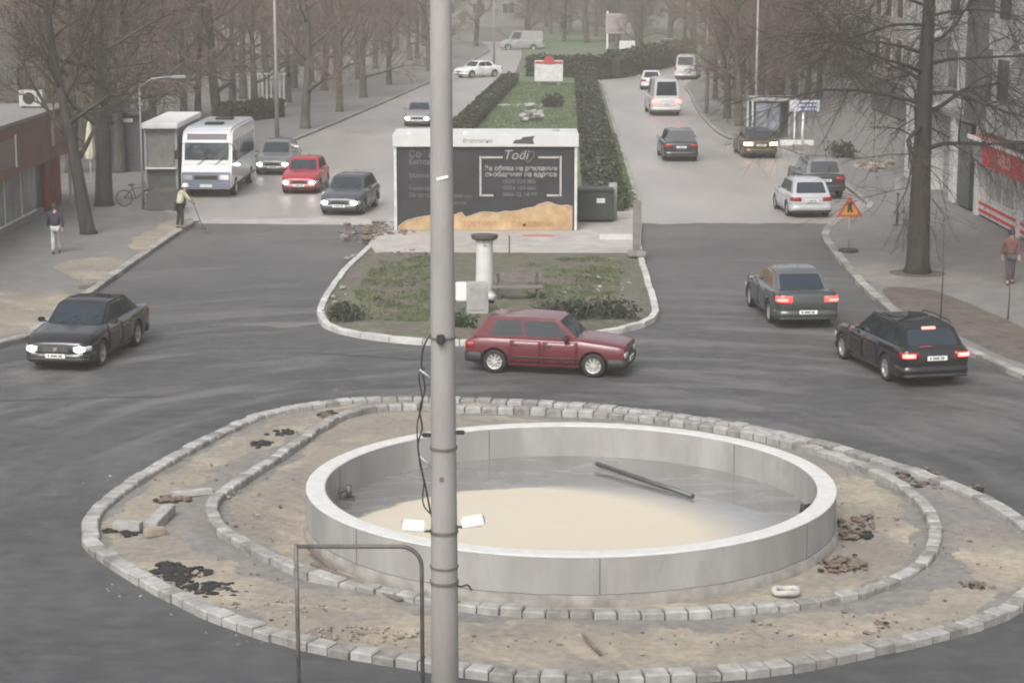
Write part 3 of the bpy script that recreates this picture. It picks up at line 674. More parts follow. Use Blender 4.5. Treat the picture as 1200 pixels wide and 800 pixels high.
    if not blacktrim:
        strip('lower_grille', h2 - .2, 1, 1, zbot + .09, zbot + .19, 0, .040, m_black, both=True)
        strip('diffuser', -h2 + .3, -1, 1, zbot + .085, zbot + .17, 0, .040, m_black, both=True)
    hz1 = hood - .115; hz0 = hz1 - (.15 if lights == 'on' else .12)
    for sy in (-1, 1):
        hl = strip('headlight', h2 - (.26 if not blacktrim else .02), 1, sy, hz0, hz1, W * .25, .014, m_lampdim)
        if lights == 'on':
            mb = MB(); mb.lathe([(.001, .045), (.5, .04), (.85, .02), (1, -.06)], n=20, axis='X', smooth=True)
            mb.v = [(x + h2 + .012, y * .135 + sy * W * .335, z * .078 + (hz0 + hz1) / 2) for x, y, z in mb.v]; mb.build('lit_lens', m_lamp, hl)
    strip('grille', h2 - .001, 1, 1, hz0 + .01, hz1 - .01, 0, .010, m_black, pts=None) if False else None
    gb = MB(); gb.box((h2 + .004, 0, (hz0 + hz1) / 2), (.03, W * .37, hz1 - hz0 - .01)); gr = gb.build('grille', m_black, root)
    if grillebar:
        gb = MB()
        for i in range(3): gb.box((h2 + .022, 0, lerp(hz0 + .03, hz1 - .03, i / 2)), (.012, W * .36, .012))
        gb.lathe([(.001, h2 + .035), (.05, h2 + .035), (.05, h2 + .01)], (0, 0, (hz0 + hz1) / 2), 16, 0, 'X'); gb.build('grille_bar', m_chrome, gr)
    tz1 = (deckz - .10) if style in ('sedan', 'hatch', 'estate', 'suv') else 1.15
    tz0 = tz1 - (.17 if style != 'van' else .35)
    tm = {'on': m_tail, 'hot': m_tailhot, 'off': m_taildim, 'amber': m_amber}[rear]
    for sy in (-1, 1):
        strip('taillight', -h2 + .22, -1, sy, tz0, tz1, W * (.25 if style != 'van' else .40), .012, m_taildim if rear == 'hot' else tm, bulge=.01)
        if rear == 'hot': strip('brake_light', -h2 + .06, -1, sy, tz0 + .03, tz1 - .035, W * .30, .026, m_tailhot, bulge=.008)
        if rear == 'on': strip('brake_light', -h2 + .10, -1, sy, tz0 + .03, tz1 - .07, W * .32, .026, m_tailhot, bulge=.006)
    if thirdlight:
        q = c['r', 1, 1].lerp(c['r', -1, 1], .5); MB().box((q.x - .05, 0, q.z - .035), (.07, .34, .05)).build('high_brake_light', m_tailhot, root, bevel=.01)
    if plate_f: pl = MB().box((h2 + .040, 0, zbot + .235), (.018, .50, .105)).build('number_plate', m_plate, root); plate_text(pl, (h2 + .051, 0, zbot + .235), R(90))
    if plate_r:
        pz = (zbot + .30) if style == 'sedan' and not blacktrim else tz0 + .02
        if style == 'sedan': pz = zbot + .31
        pl = MB().box((-h2 - .040, 0, pz), (.018, .50, .105)).build('number_plate', m_plate, root); plate_text(pl, (-h2 - .051, 0, pz), R(-90))
    for sy in (-1, 1):
        mx = g['bf'] - .32; mzz = belt + .06
        mb = MB(); mb.box((mx, sy * (W / 2 + .07), mzz), (.12, .17, .12)); mr = mb.build('side_mirror', p if not blacktrim else m_black, root, bevel=.03)
        MB().box((mx + .02, sy * (W / 2 - .03), mzz - .04), (.05, .12, .04)).build('mirror_arm', m_black, mr)
        MB().box((mx - .062, sy * (W / 2 + .07), mzz), (.006, .13, .085)).build('mirror_glass', m_chrome, mr)
    # wheels
    rm = rim or m_rim
    for x in (xf, xr):
        for sy in (-1, 1):
            yo = W / 2 - .02
            wh = empty('wheel', (x, sy * (yo - .1), wr)); wh.parent = root
            MB().lathe([(wr - .10, -.10), (wr - .015, -.10), (wr, -.07), (wr, .07), (wr - .015, .10), (wr - .10, .10), (wr - .10, -.1)], (0, 0, 0), 28, 0, 'Y', True).build('tyre', m_tyre, wh)
            rb = MB(); ro = sy * .085
            rb.lathe([(wr - .10, -sy * .06), (wr - .085, ro), (wr - .105, ro * 1.02), (wr - .13, ro * .75), (wr - .14, ro * .3), (.001, ro * .3)], (0, 0, 0), 28, 0, 'Y', True)
            for k in range(5 if rim is None else 9):
                an = 2 * math.pi * k / (5 if rim is None else 9); M = Matrix.Rotation(an, 4, 'Y') @ Matrix.Translation((wr * .34, ro * .80, 0)); rb.box((0, 0, 0), (wr * .62, .025, .055 if rim is None else .03), M=M)
            rb.lathe([(.001, ro * 1.02), (.055, ro * 1.02), (.065, ro * .5)], (0, 0, 0), 14, 0, 'Y'); rb.build('rim', rm, wh)
    # sills and small parts
    if blacktrim:
        for sy in (-1, 1):
            mb = MB(); n = 12; xa, xb = xr + wr + .08, xf - wr - .08
            for z, t_ in ((.44, .05),):
                pts = [Vector((lerp(xa, xb, i / n), sy * (B.y(lerp(xa, xb, i / n), z) + .012), z)) for i in range(n + 1)]
                mb.tube(pts, .022, 6)
            mb.build('side_moulding', m_black, root)
    if rails:
        for sy in (-1, 1):
            y = sy * (wrh - .03); mb = MB(); mb.tube([(g['rf'] - .15, y, zr), (g['rf'] - .25, y, zr + .055), (xm, y, zr + .075), (g['rr'] + .25, y, zr + .045), (g['rr'] + .12, y, zr - .01)], .018, 6); mb.build('roof_rail', m_black, root)
    if sunroof:
        MB().slab([Vector((xm + .05, -.38, zr + .018)), Vector((g['rf'] - .12, -.38, zr + .004)), Vector((g['rf'] - .12, .38, zr + .004)), Vector((xm + .05, .38, zr + .018))], (0, 0, 1), .012, back=.01).build('sunroof', m_glass, root)
    if taxi:
        MB().box((xm, 0, zr + .09), (.16, .5, .13)).build('roof_sign', mat('taxi sign', (.8, .7, .3), rough=.4), root, bevel=.02)
    for sy in (-.35, .2):
        q0 = c['f', 1, 0].lerp(c['f', -1, 0], .5) + Vector((.02, sy, .09)); q1 = q0 + Vector((-.26, .38, .16)); MB().tube([q0, q1], .009, 4).build('wiper', m_black, root)
    mb = MB(); q = Vector((g['rr'] + .2, 0, zr + .01)); mb.tube([q, q + Vector((-.12, 0, .16))], [.01, .004], 5); mb.build('aerial', m_black, root)
    return root
def plate_text(pl, loc, rz):
    M = Matrix.Translation(loc) @ Matrix.Rotation(rz, 4, 'Z') @ FACING
    mb = MB(); x = -.19
    for k, wd in enumerate((.035, .0, .03, .03, .03, .03, .0, .035, .035)):
        if wd:
            mb.box((0, 0, 0), (wd, .055, .003), M=M @ Matrix.Translation((x + wd / 2, 0, 0)))
        x += (wd or .02) + .012
    mb.build('plate_lettering', m_ink, pl)
def pos(mid, side, heading):                  # centre from the middle of the visible wheel line plus half the track
    return (mid[0] + side * math.cos(heading - math.pi / 2), mid[1] + side * math.sin(heading - math.pi / 2))

# nose directions: +y is away from the camera
HD = R(-99)
car('sedan', 'black sedan with lit headlights passing the sandy left kerb', 'car', (-10.95, 51.75), R(-98.5), 4.77, 1.82, 1.46, 'sedan', paint('black', (.006, .0065, .007), .12), belt=.96, hood=.76, wb=2.71, fo=.92, wr=.335,
    gh=dict(bf=1.08, rf=.30, rr=-1.0, br=-1.82), deck=1.0, lights='on', grillebar=True)
car('hatchback', 'old maroon hatchback with black bumpers crossing in front of the traffic island', 'car', (.97, 49.72), R(-13), 4.0, 1.66, 1.42, 'hatch', paint('maroon', (.115, .014, .024), .3), belt=.90, hood=.74, wb=2.48, fo=.78, wr=.295,
    gh=dict(bf=.86, rf=.30, rr=-1.50, br=-1.92), deck=.88, boxy=True, blacktrim=True, rim=m_rimst, lights='off')
car('sedan', 'dark grey sedan with red tail lights leaving by the right carriageway', 'car', (7.98, 57.7), R(95), 4.75, 1.8, 1.46, 'sedan', paint('dark grey green', (.035, .042, .042), .22), belt=.96, hood=.76, wb=2.71, fo=.92, wr=.33,
    gh=dict(bf=1.08, rf=.30, rr=-1.0, br=-1.75), deck=1.02, rear='on', roofm=paint('grey roof', (.10, .105, .11), .2))
car('estate_car', 'black estate car with glowing brake lights beside the dark soil bed', 'car', (9.62, 49.75), R(102.5), 4.62, 1.81, 1.44, 'estate', paint('jet black', (.005, .005, .006), .12), belt=.95, hood=.76, wb=2.81, fo=.79, wr=.33,
    gh=dict(bf=.98, rf=.22, rr=-1.72, br=-2.18), deck=.97, rear='hot', rails=True, thirdlight=True, sunroof=True)
silver = paint('silver', (.42, .43, .44), .25)
car('hatchback', 'silver hatchback parked behind the triangular warning sign', 'car', (11.72, 82.0), R(94), 4.1, 1.72, 1.5, 'hatch', silver, belt=.95, hood=.76, lights='off', gh=dict(rr=-1.5, br=-1.95))
car('suv', 'dark off-road car parked beyond the silver hatchback', 'car', (13.25, 88.6), R(93), 4.5, 1.84, 1.72, 'suv', paint('charcoal', (.03, .032, .035), .25), belt=1.08, hood=.92, wr=.36, zbot=.28, gh=dict(rr=-1.75, br=-2.1), rails=True, roofm=paint('suv roof', (.16, .165, .17), .25))
car('suv', 'dark car driving away in the middle of the right carriageway', 'car', (8.55, 105.2), R(91), 4.4, 1.8, 1.6, 'suv', paint('dark blue', (.02, .024, .032), .22), belt=1.0, hood=.84, rear='off', gh=dict(rr=-1.7, br=-2.05))
car('taxi', 'yellow taxi with glowing rear lights on the right roadside', 'taxi', (12.75, 106.8), R(92), 4.4, 1.78, 1.5, 'estate', paint('taxi yellow', (.065, .046, .012), .35), rear='amber', gh=dict(rr=-1.5, br=-1.95), roofm=paint('dark roof', (.05, .055, .06), .3))
car('van', 'white panel van with red rear lights driving away', 'van', (10.05, 136.4), R(92), 5.2, 1.98, 2.45, 'van', paint('van white', (.5, .5, .5), .4), belt=1.2, hood=1.02, wr=.35, zbot=.25, rear='hot', gh=dict(bf=1.75, rf=1.05, rr=-2.45, br=-2.55), deck=1.22)
car('hatchback', 'small pale car ahead of the white van', 'car', (11.1, 163.5), R(88), 4.1, 1.72, 1.48, 'hatch', paint('dull white', (.55, .55, .54), .35))
car('van', 'far pale van standing at the bend of the right carriageway', 'van', (15.3, 178), R(80), 4.8, 1.95, 2.1, 'van', paint('van grey', (.5, .5, .5), .4), belt=1.15, hood=.98, wr=.33, gh=dict(bf=1.6, rf=1.0, rr=-2.2, br=-2.3), deck=1.16)
car('estate_car', 'grey estate car with lit headlights behind the minibus', 'car', (-11.35, 98.6), R(-91), 4.5, 1.78, 1.5, 'estate', paint('mouse grey', (.14, .145, .145), .25), lights='on', gh=dict(rr=-1.6, br=-2.1))
car('hatchback', 'bright red hatchback with lit headlights on the left carriageway', 'car', (-9.2, 90.3), R(-93), 3.95, 1.68, 1.46, 'hatch', paint('red', (.36, .022, .032), .3), lights='on', gh=dict(rr=-1.4, br=-1.85))
car('hatchback', 'dark grey hatchback with bright headlights nearest the junction on the left carriageway', 'car', (-6.62, 82.8), R(-98), 4.2, 1.74, 1.46, 'hatch', paint('slate', (.055, .06, .07), .25), lights='on', gh=dict(rr=-1.45, br=-1.95))
car('sedan', 'grey car coming down the left carriageway behind the black kiosk', 'car', (-5.72, 127.2), R(-93), 4.3, 1.74, 1.46, 'sedan', paint('mid grey', (.22, .22, .23), .3), lights='on')
car('sedan', 'white car turning at the far end of the left carriageway', 'car', (-3.0, 180), R(-140), 4.4, 1.76, 1.45, 'sedan', paint('clean white', (.75, .75, .75), .3))
car('sedan', 'far car with lit headlights beyond the dark hedge', 'car', (17.5, 232), R(-110), 4.4, 1.76, 1.45, 'sedan', paint('far grey', (.3, .3, .3), .3), lights='on')
car('van', 'white van parked beyond the left end of the far hedge', 'van', (1.2, 236), R(180), 5.0, 1.95, 2.2, 'van', paint('box white', (.28, .28, .28), .4), belt=1.15, hood=.98, wr=.33, gh=dict(bf=1.65, rf=1.05, rr=-2.3, br=-2.4), deck=1.16)

# minibus
def minibus():
    root = empty('minibus', (-13.08, 90.75, 0), R(-90.8), 'white and blue minibus at the left kerb', 'minibus')
    L, W, Hh = 7.6, 2.15, 2.95; h2 = L / 2; wm = paint('bus white', (.62, .64, .65), .35); bl = paint('bus blue', (.17, .20, .245), .4)
    prof = [(h2, .38), (h2 + .02, .75), (h2 - .02, 1.12), (h2 - .28, 1.55), (h2 - .52, 2.35), (h2 - .66, 2.72), (h2 - 1.0, Hh - .05), (h2 - 1.5, Hh), (-h2 + .3, Hh), (-h2 + .05, Hh - .12), (-h2, Hh - .4), (-h2, .42)]
    mb = MB(); n = len(prof); ys = (-W / 2, -W / 2 + .0, W / 2)
    vs = [(x, -W / 2, z) for x, z in prof] + [(x, W / 2, z) for x, z in prof]
    mb.add(vs, [list(range(n)), list(range(2 * n - 1, n - 1, -1))] + [[i, n + i, n + (i + 1) % n, (i + 1) % n] for i in range(n)])
    b = mb.build('body', wm, root, bevel=.09)
    for q in b.data.polygons: q.use_smooth = True
    b.data.set_sharp_from_angle(angle=R(40))
    def fr(z):                                           # x of the front at height z
        return table(sorted((zz, x) for x, zz in prof[:7]), z)
    def front(nm, z0, z1, y0, y1, out, m, par=root, k=5):
        mb = MB()
        zs = [lerp(z0, z1, i / k) for i in range(k + 1)]
        mb.v = [(fr(z) + out, y, z) for z in zs for y in (y0, y1)] + [(fr(z) - .05, y, z) for z in zs for y in (y0, y1)]
        o = 2 * (k + 1)
        for i in range(k):
            mb.f.append([2 * i, 2 * i + 1, 2 * i + 3, 2 * i + 2]); mb.f.append([2 * i, 2 * i + 2, o + 2 * i + 2, o + 2 * i]); mb.f.append([2 * i + 1, 2 * i + 3, o + 2 * i + 3, o + 2 * i + 1])
        mb.f += [[0, 1, o + 1, o], [2 * k, 2 * k + 1, o + 2 * k + 1, o + 2 * k]]; mb.m = [0] * len(mb.f); mb.sm = [False] * len(mb.f)
        return mb.build(nm, m, par)
    front('windscreen', 1.42, 2.34, -.95, .95, .016, m_glass)
    front('destination_board', 2.46, 2.71, -.86, .86, .016, mat('board black', (.02, .02, .022), rough=.3))
    front('blue_band', .66, 1.12, -1.03, 1.03, .014, bl); front('bumper', .40, .64, -1.03, 1.03, .05, bl)
    front('grille', .80, .97, -.5, .5, .026, m_black)
    for s in (-1, 1): front('headlight', .80, 1.0, s * .6, s * .98, .024, m_lampdim)
    pl = front('number_plate', .48, .60, -.26, .26, .066, m_plate)
    x = h2 - .8
    for s in (-1, 1):
        for k in range(6):
            x0 = h2 - 1.05 - k * 1.02; mb = MB(); mb.bb(x0 - .95, x0, s * (W / 2 - .02), s * (W / 2 + .012), 1.45, 2.38); mb.build('side_window', m_glass, root, bevel=.01)
        mb = MB(); mb.bb(-h2 + .3, h2 - .6, s * (W / 2 - .02), s * (W / 2 + .010), .43, .52); mb.build('lower_trim', m_black, root)
        mb = MB(); mb.tube([(h2 - .45, s * (W / 2 - .05), 2.3), (h2 - .15, s * (W / 2 + .12), 2.25), (h2 - .12, s * (W / 2 + .16), 2.0)], .02, 6); mb.box((h2 - .12, s * (W / 2 + .17), 1.85), (.08, .18, .38)); mb.build('side_mirror', m_black, root)
    for xx in (h2 - 1.35, -h2 + 1.5):
        for s in (-1, 1):
            wh = empty('wheel', (xx, s * (W / 2 - .11), .40)); wh.parent = root
            MB().lathe([(.25, -.13), (.385, -.13), (.4, -.09), (.4, .09), (.385, .13), (.25, .13), (.25, -.13)], (0, 0, 0), 24, 0, 'Y', True).build('tyre', m_tyre, wh)
            MB().lathe([(.25, s * .13), (.24, s * .135), (.16, s * .08), (.1, s * .11), (.001, s * .12)], (0, 0, 0), 20, 0, 'Y').build('rim', m_rimst, wh)
    [MB().bb(x - .35, x + .35, -.4, .4, Hh, Hh + .10).build('roof_hatch', m_black, root, bevel=.03) for x in (h2 - 2.75, -h2 + 1.95)]
    for y in (-.4, .35): MB().tube([(fr(1.4) + .03, y, 1.4), (fr(1.7) + .03, y + .45, 1.75)], .012, 4).build('wiper', m_black, root)
minibus()
# ================================================================== FOREGROUND POLE AND FRAME
def lamp_pole():
    PY = 24.0; base = Vector((A(519, 400, PY).x, PY, .12)); z_ = lambda py: A(519, py, PY).z - .12
    root = empty('utility_pole', base, 0, 'tall weathered concrete pole standing nearest the camera in front of the basin', 'pole')
    rr = lambda z: lerp(.178, .116, z / 11)
    MB().tube([(0, 0, z) for z in (0, 2, 4, 6, 8, 11.2)], [rr(z) for z in (0, 2, 4, 6, 8, 11.2)], 20).build('shaft', m_pole, root)
    band = mat('rusty band', (.15, .135, .125), rough=.7, metal=.4)
    for py, hh in ((395, .025), (524, .03), (622, .035), (663, .022), (681, .035)):
        z = z_(py); MB().lathe([(rr(z) + .002, z - hh / 2), (rr(z) + .014, z - hh / 2), (rr(z) + .014, z + hh / 2), (rr(z) + .002, z + hh / 2)], n=24).build('band', band, root)
    z = z_(394); MB().box((-.02, -rr(z) - .05, z), (.10, .09, .11)).build('junction_box', m_black, root, bevel=.015)
    for s, py in ((-1, 509), (1, 506)):
        z = z_(py); MB().box((s * (rr(z) + .05), -.02, z), (.11, .05, .05)).build('bolt', m_black, root, bevel=.01)
    for s, py, tilt, ln in ((-1, 613, .08, .29), (1, 608, -.16, .27)):
        z = z_(py); M = Matrix.Translation((s * (rr(z) + .06 + ln / 2), -.10, z)) @ Matrix.Rotation(tilt, 4, 'Y')
        mb = MB(); mb.box((0, 0, 0), (ln, .16, .12), M=M); cb = mb.build('security_camera', m_white, root, bevel=.02)
        MB().box((0, 0, 0), (.012, .11, .08), M=M @ Matrix.Translation((s * ln / 2, 0, 0))).build('lens', m_black, cb)
        MB().tube([(s * rr(z) * .9, -.05, z - .08), (s * (rr(z) + .06), -.10, z - .07), (s * (rr(z) + .13), -.1, z - .03)], .018, 6).build('bracket', m_steel, cb)
    # loose wires hanging down its left side
    def wire(pts, r):
        P = [Vector((A(x, y, PY).x - base.x, -.05 + .02 * math.sin(i), z_(y))) for i, (x, y) in enumerate(pts)]
        MB().tube(catmull(P, k=5), r, 6).build('wire', m_black, root)
    wire([(513, 385), (499, 400), (494, 425), (498, 455), (492, 478), (495, 500), (490, 520), (494, 548), (500, 575), (505, 600), (511, 612)], .012)
    wire([(498, 430), (491, 440), (495, 470), (489, 498), (492, 540), (497, 560), (496, 588), (507, 603)], .009)
    wire([(533, 682), (540, 686), (548, 684), (553, 690)], .012)
    for (x0, y0, x1, y1) in ((492, 432, 507, 444), (491, 533, 506, 546)):
        p, q = A(x0, y0, PY), A(x1, y1, PY); MB().tube([p - base + Vector((0, -.04, 0)), q - base + Vector((0, -.04, 0))], .014, 6).build('wire_clip', m_galv, root)
    # stencil marks
    MB().box((-.02, -rr(z_(558)) - .001, z_(558)), (.05, .006, .06)).build('stencil_mark', mat('faded stencil', (.16, .09, .13), rough=.9), root)
    MB().box((-.03, -rr(z_(320)) - .001, z_(322)), (.14, .006, .03), M=Matrix.Translation((.01, -rr(z_(205)) - .001, z_(207))) @ Matrix.Rotation(-.25, 4, 'Y')).build('paper_scrap', m_white, root)
lamp_pole()
def hoop():
    Y = 26.15; a, b_ = A(347, 640, Y), A(494, 644, Y); x0, x1, zt = a.x, b_.x, a.z; r = .029
    root = empty('pipe_frame', ((x0 + x1) / 2, Y, .12), 0, 'dark steel pipe frame with one rounded top corner beside the tall pole', 'pipe frame')
    o = Vector(((x0 + x1) / 2, Y, .12)); V3 = lambda x, z: Vector((x, Y, z)) - o
    m = mat('rusty pipe', (.12, .112, .105), rough=.6, metal=.4, var=.35, scale=5)
    MB().tube([V3(x0, .12), V3(x0, zt + .03)], r, 10).build('post', m, root)
    arc = [V3(x1 - .28 + .28 * math.sin(t), zt - .28 + .28 * math.cos(t)) for t in [R(90) * i / 8 for i in range(9)]]
    MB().tube([V3(x0 + r, zt)] + arc + [V3(x1, .12)], r, 10).build('bent_rail', m, root)
    MB().lathe([(.001, .012), (.11, .012), (.11, 0)], V3(x0, .12), 14).build('foot_plate', m, root); MB().lathe([(.001, .012), (.11, .012), (.11, 0)], V3(x1, .12), 14).build('foot_plate', m, root)
hoop()

# ================================================================== ISLAND FURNITURE
def island_things():
    p = G(568, 350, .12); top = A(568, 275, p.y).z - p.z
    root = empty('pillar', p, 0, 'white round pillar with a dark flat cap on the traffic island', 'pillar')
    MB().lathe([(.001, 0), (.42, 0), (.42, .12), (.30, .20), (.27, .26), (.245, top - .22), (.27, top - .2), (.27, top - .13), (.001, top - .13)], n=24).build('shaft', mat('white plaster', (.56, .55, .53), rough=.8, var=.12, scale=3, big=.5, bigscale=1, tint=(.40, .38, .36)), root)
    MB().lathe([(.001, top - .13), (.36, top - .13), (.40, top - .08), (.40, top), (.001, top + .02)], n=24).build('cap', mat('dark cap', (.07, .06, .055), rough=.8), root)
    mb = MB(); mb.box((.0, -.285, 1.75), (.08, .02, .22)); mb.build('wall_mark', m_galv, root)
    p = G(559, 367, .10); root = empty('utility_cabinet', p, R(6), 'pale grey stone block box in front of the white pillar', 'cabinet')
    cm = mat('cabinet stone', (.34, .33, .32), rough=.8, var=.15, scale=3)
    MB().box((0, 0, .45), (.62, .5, .9)).build('housing', cm, root, bevel=.03); MB().box((0, -.262, .46), (.46, .02, .66)).build('door', mat('cabinet door', (.30, .295, .285), rough=.7), root, bevel=.006)
    MB().box((-.44, .12, .62), (.32, .36, .52)).build('side_box', m_white, root, bevel=.03)
    p = G(607, 352, .12); root = empty('bench', p, R(4), 'low dark bench right of the white pillar', 'bench')
    wd = mat('weathered wood', (.16, .145, .13), rough=.85, var=.3, stretch=(1, 8, 8))
    MB().box((0, 0, .40), (1.5, .42, .06)).build('seat', wd, root, bevel=.01); MB().box((0, .25, .66), (1.5, .05, .30)).build('backrest', wd, root, bevel=.01)
    for s in (-1, 1):
        mb = MB(); mb.box((s * .58, -.12, .185), (.09, .09, .37)); mb.build('leg', m_steel, root); mb = MB(); mb.box((s * .58, .24, .40), (.08, .06, .8)); mb.build('leg', m_steel, root)
    p = G(497, 352, .12)
island_things()

# leafy masses
def leaves(mb, c, rad, n, rnd, size, mi=2, shell=.55, squash=1.0):
    for i in range(n):
        d = Vector((rnd.gauss(0, 1), rnd.gauss(0, 1), rnd.gauss(0, 1))).normalized() * (shell + (1 - shell) * rnd.random())
        p = Vector((c[0] + d.x * rad[0], c[1] + d.y * rad[1], max(.02, c[2] + d.z * rad[2])))
        a = Vector((rnd.gauss(0, 1), rnd.gauss(0, 1), rnd.gauss(0, 1))).normalized(); b = a.cross(Vector((rnd.random(), rnd.random(), rnd.random()))).normalized(); s = size * rnd.uniform(.6, 1.4)
        mb.add([p - a * s, p + b * s * .5, p + a * s, p - b * s * .5], [[0, 1, 2, 3]], rnd.randrange(mi))
m_lf = [mat('dark leaf', (.045, .058, .038), rough=.8, var=.3, scale=2), mat('leaf', (.075, .092, .058), rough=.8, var=.3, scale=2)]
def bush(px, py, rx, ry, rz, n, size, label, z=.12, ms=None, seed=1, stems=True):
    p = G(px, py, z); rnd = random.Random(seed)
    root = empty('bush', p, 0, label, 'bush')
    mb = MB()
    for k in range(9):
        q = (rnd.uniform(-.6, .6) * rx, rnd.uniform(-.6, .6) * ry, rz * rnd.uniform(.25, .55)); leaves(mb, q, (rx * .5, ry * .5, rz * .55), n // 9, rnd, size, 2, .2)
    mb.build('foliage', ms or m_lf, root, fix=False)
    mb = MB()
    for k in range(14):
        a = rnd.uniform(0, 6.28); mb.tube([(0, 0, 0), (math.cos(a) * rx * .4, math.sin(a) * ry * .4, rz * .5), (math.cos(a) * rx * .75, math.sin(a) * ry * .75, rz * rnd.uniform(.6, .95))], [.015, .01, .005], 4)
    mb.build('stem', m_twig, root, fix=False)
bush(688, 375, 1.7, .7, .65, 2400, .06, 'wide low dark bush on the island behind the maroon hatchback', seed=2)
bush(408, 374, .7, .7, .5, 900, .06, 'low dark bush in the left corner of the traffic island', seed=3)
bush(545, 384, .55, .4, .45, 700, .05, 'small green bush below the pale stone block box', ms=[m_lf[1], mat('green leaf', (.03, .075, .04), rough=.7, var=.3)], seed=4)
rubble('earth_heap', [(425, 272, 26, 9, .5), (455, 268, 30, 8, .5)], [m_brown, mat('grey clod', (.18, .16, .145), rough=.95, var=.3)], 'brown earth and broken stones heaped at the left foot of the kiosk', 110, .05, .13, .7, 8, .16)
rubble('stones', [(412, 300, 8, 4, .25), (478, 297, 20, 4, .25), (700, 345, 40, 22, .3), (400, 345, 10, 16, .2), (735, 350, 10, 20, .3)], [m_brown, m_kerb], 'loose stones along the edge of the traffic island', 60, .03, .09, .7, 9, .15)

# ================================================================== KIOSK WITH BLACK LETTERED FRONT
def kiosk():
    y0 = G(570, 270, .15).y; x0, x1 = A(463, 270, y0).x, A(676, 270, y0).x; ht = A(570, 157, y0).z - .15; wv = x1 - x0
    root = empty('kiosk', ((x0 + x1) / 2, y0, .15), 0, 'black kiosk with white roof band, lettered front and sand coloured lower strip', 'kiosk')
    zb = A(570, 172, y0).z - .15; D = 2.4
    MB().box((0, D / 2, ht / 2 - .05), (wv - .04, D, ht - .1)).build('wall', mat('black board', (.022, .024, .028), rough=.5, var=.2, scale=1.2, big=.5, bigscale=.6, tint=(.034, .034, .042)), root)
    rf = MB().box((0, D / 2 - .05, (zb + ht) / 2), (wv + .10, D + .16, ht - zb)).build('roof', mat('white band', (.56, .56, .55), rough=.5, var=.08, scale=1.5, big=.3, bigscale=.6, tint=(.44, .44, .43)), root, bevel=.02)
    for x in (-wv / 2 + .03, wv / 2 - .05): MB().box((x, -.02, zb / 2), (.10, .06, zb - .02)).build('corner_post', mat('post white', (.55, .55, .54), rough=.5), root)
    X = lambda px: A(px, 200, y0).x - (x0 + x1) / 2; Z = lambda py: A(570, py, y0).z - .15
    fr = mat('pale line', (.40, .38, .32), rough=.6); lw = .07
    def bar(xa, xb, za, zb_): MB().bb(min(xa, xb) - lw / 2, max(xa, xb) + lw / 2, -.014, -.004, min(za, zb_) - lw / 2, max(za, zb_) + lw / 2).build('painted_frame', fr, root)
    bar(X(563), X(563), Z(184), Z(229)); bar(X(657), X(657), Z(184), Z(229)); bar(X(566), X(588), Z(184.5), Z(184.5)); bar(X(632), X(654), Z(184.5), Z(184.5)); bar(X(566), X(577), Z(229), Z(229)); bar(X(642), X(654), Z(229), Z(229))
    tm = mat('pale lettering', (.30, .30, .29), rough=.6); td = mat('dim lettering', (.13, .14, .15), rough=.6)
    T = lambda px, py: Matrix.Translation((X(px), -.006, Z(py))) @ FACING
    text('Todi', .50, 'lettering', tm, root, T(604, 182), shear=.25)
    hb = MB(); hb.tube([(X(617) + .22 * math.sin(t) ** 3 * 1.1 + .05, -.012, Z(183) + .015 * (13 * math.cos(t) - 5 * math.cos(2 * t) - 2 * math.cos(3 * t))) for t in [2 * math.pi * i / 30 for i in range(27)]], .018, 5); hb.build('heart_outline', td, root)
    text('За обяви на рекламни', .25, 'lettering', tm, root, T(610.5, 197.5), bold=.004); text('съобщения на адреса', .25, 'lettering', tm, root, T(610.5, 204.5), bold=.004)
    for py, s in ((213, '0888 024 806'), (220.5, '0884 104 666'), (228, '0886 02 18 99')): text(s, .22, 'lettering', td, root, T(609, py))
    for px, py, s, sz in ((479, 181, 'София', .36), (479, 190, 'Битови', .30), (479, 206, 'Малки пици', .24), (479, 221, 'Напитки', .22), (479, 229, 'Вътрешни закуски', .22)):
        text(s, sz, 'lettering', td, root, T(px, py), align='LEFT')
    text('печени', .2, 'lettering', td, root, T(531, 230), align='LEFT'); text('ястия', .18, 'lettering', td, root, T(531, 238), align='LEFT')
    text('безплатно', .22, 'lettering', td, rf, Matrix.Translation((X(560), -.132, Z(165))) @ FACING)
    em = MB(); zz = lambda py: Z(py)
    em.slab([Vector((X(x), -.131, zz(y))) for x, y in ((601, 168), (603, 164), (611, 163), (612, 160.5), (627, 159), (624, 163), (626, 168.5))], (0, -1, 0), .006)
    em.build('emblem', mat('dark emblem', (.06, .06, .06), rough=.6), rf)
    # printed strip of sand colour with a torn upper edge
    top = [(466, 266), (472, 261), (482, 257), (495, 254), (505, 253), (520, 252), (530, 252), (536, 250), (541, 250), (546, 254), (556, 251), (566, 248.5), (580, 249.5), (592, 248), (604, 247.5), (614, 245), (624, 243), (633, 239), (643, 237), (652, 240), (664, 241), (671, 242)]
    tw = catmull([Vector((X(x), 0, Z(y))) for x, y in top], k=4); tw = [Vector((p.x, -.012, p.z + .03 * noise.noise(p * 6))) for p in tw]
    sp = mat('printed sand', (.46, .33, .19), rough=.7, var=.2, scale=2.5, big=.7, bigscale=1.2, tint=(.40, .26, .13))
    mb = MB(); nT = len(tw)
    mb.add([(p.x, -.012, p.z) for p in tw] + [(p.x, -.012, .01) for p in tw] + [(p.x, -.002, p.z) for p in tw], [[i, i + 1, nT + i + 1, nT + i] for i in range(nT - 1)] + [[i, i + 1, 2 * nT + i + 1, 2 * nT + i] for i in range(nT - 1)])
    st = mb.build('sand_strip', sp, root, fix=False)
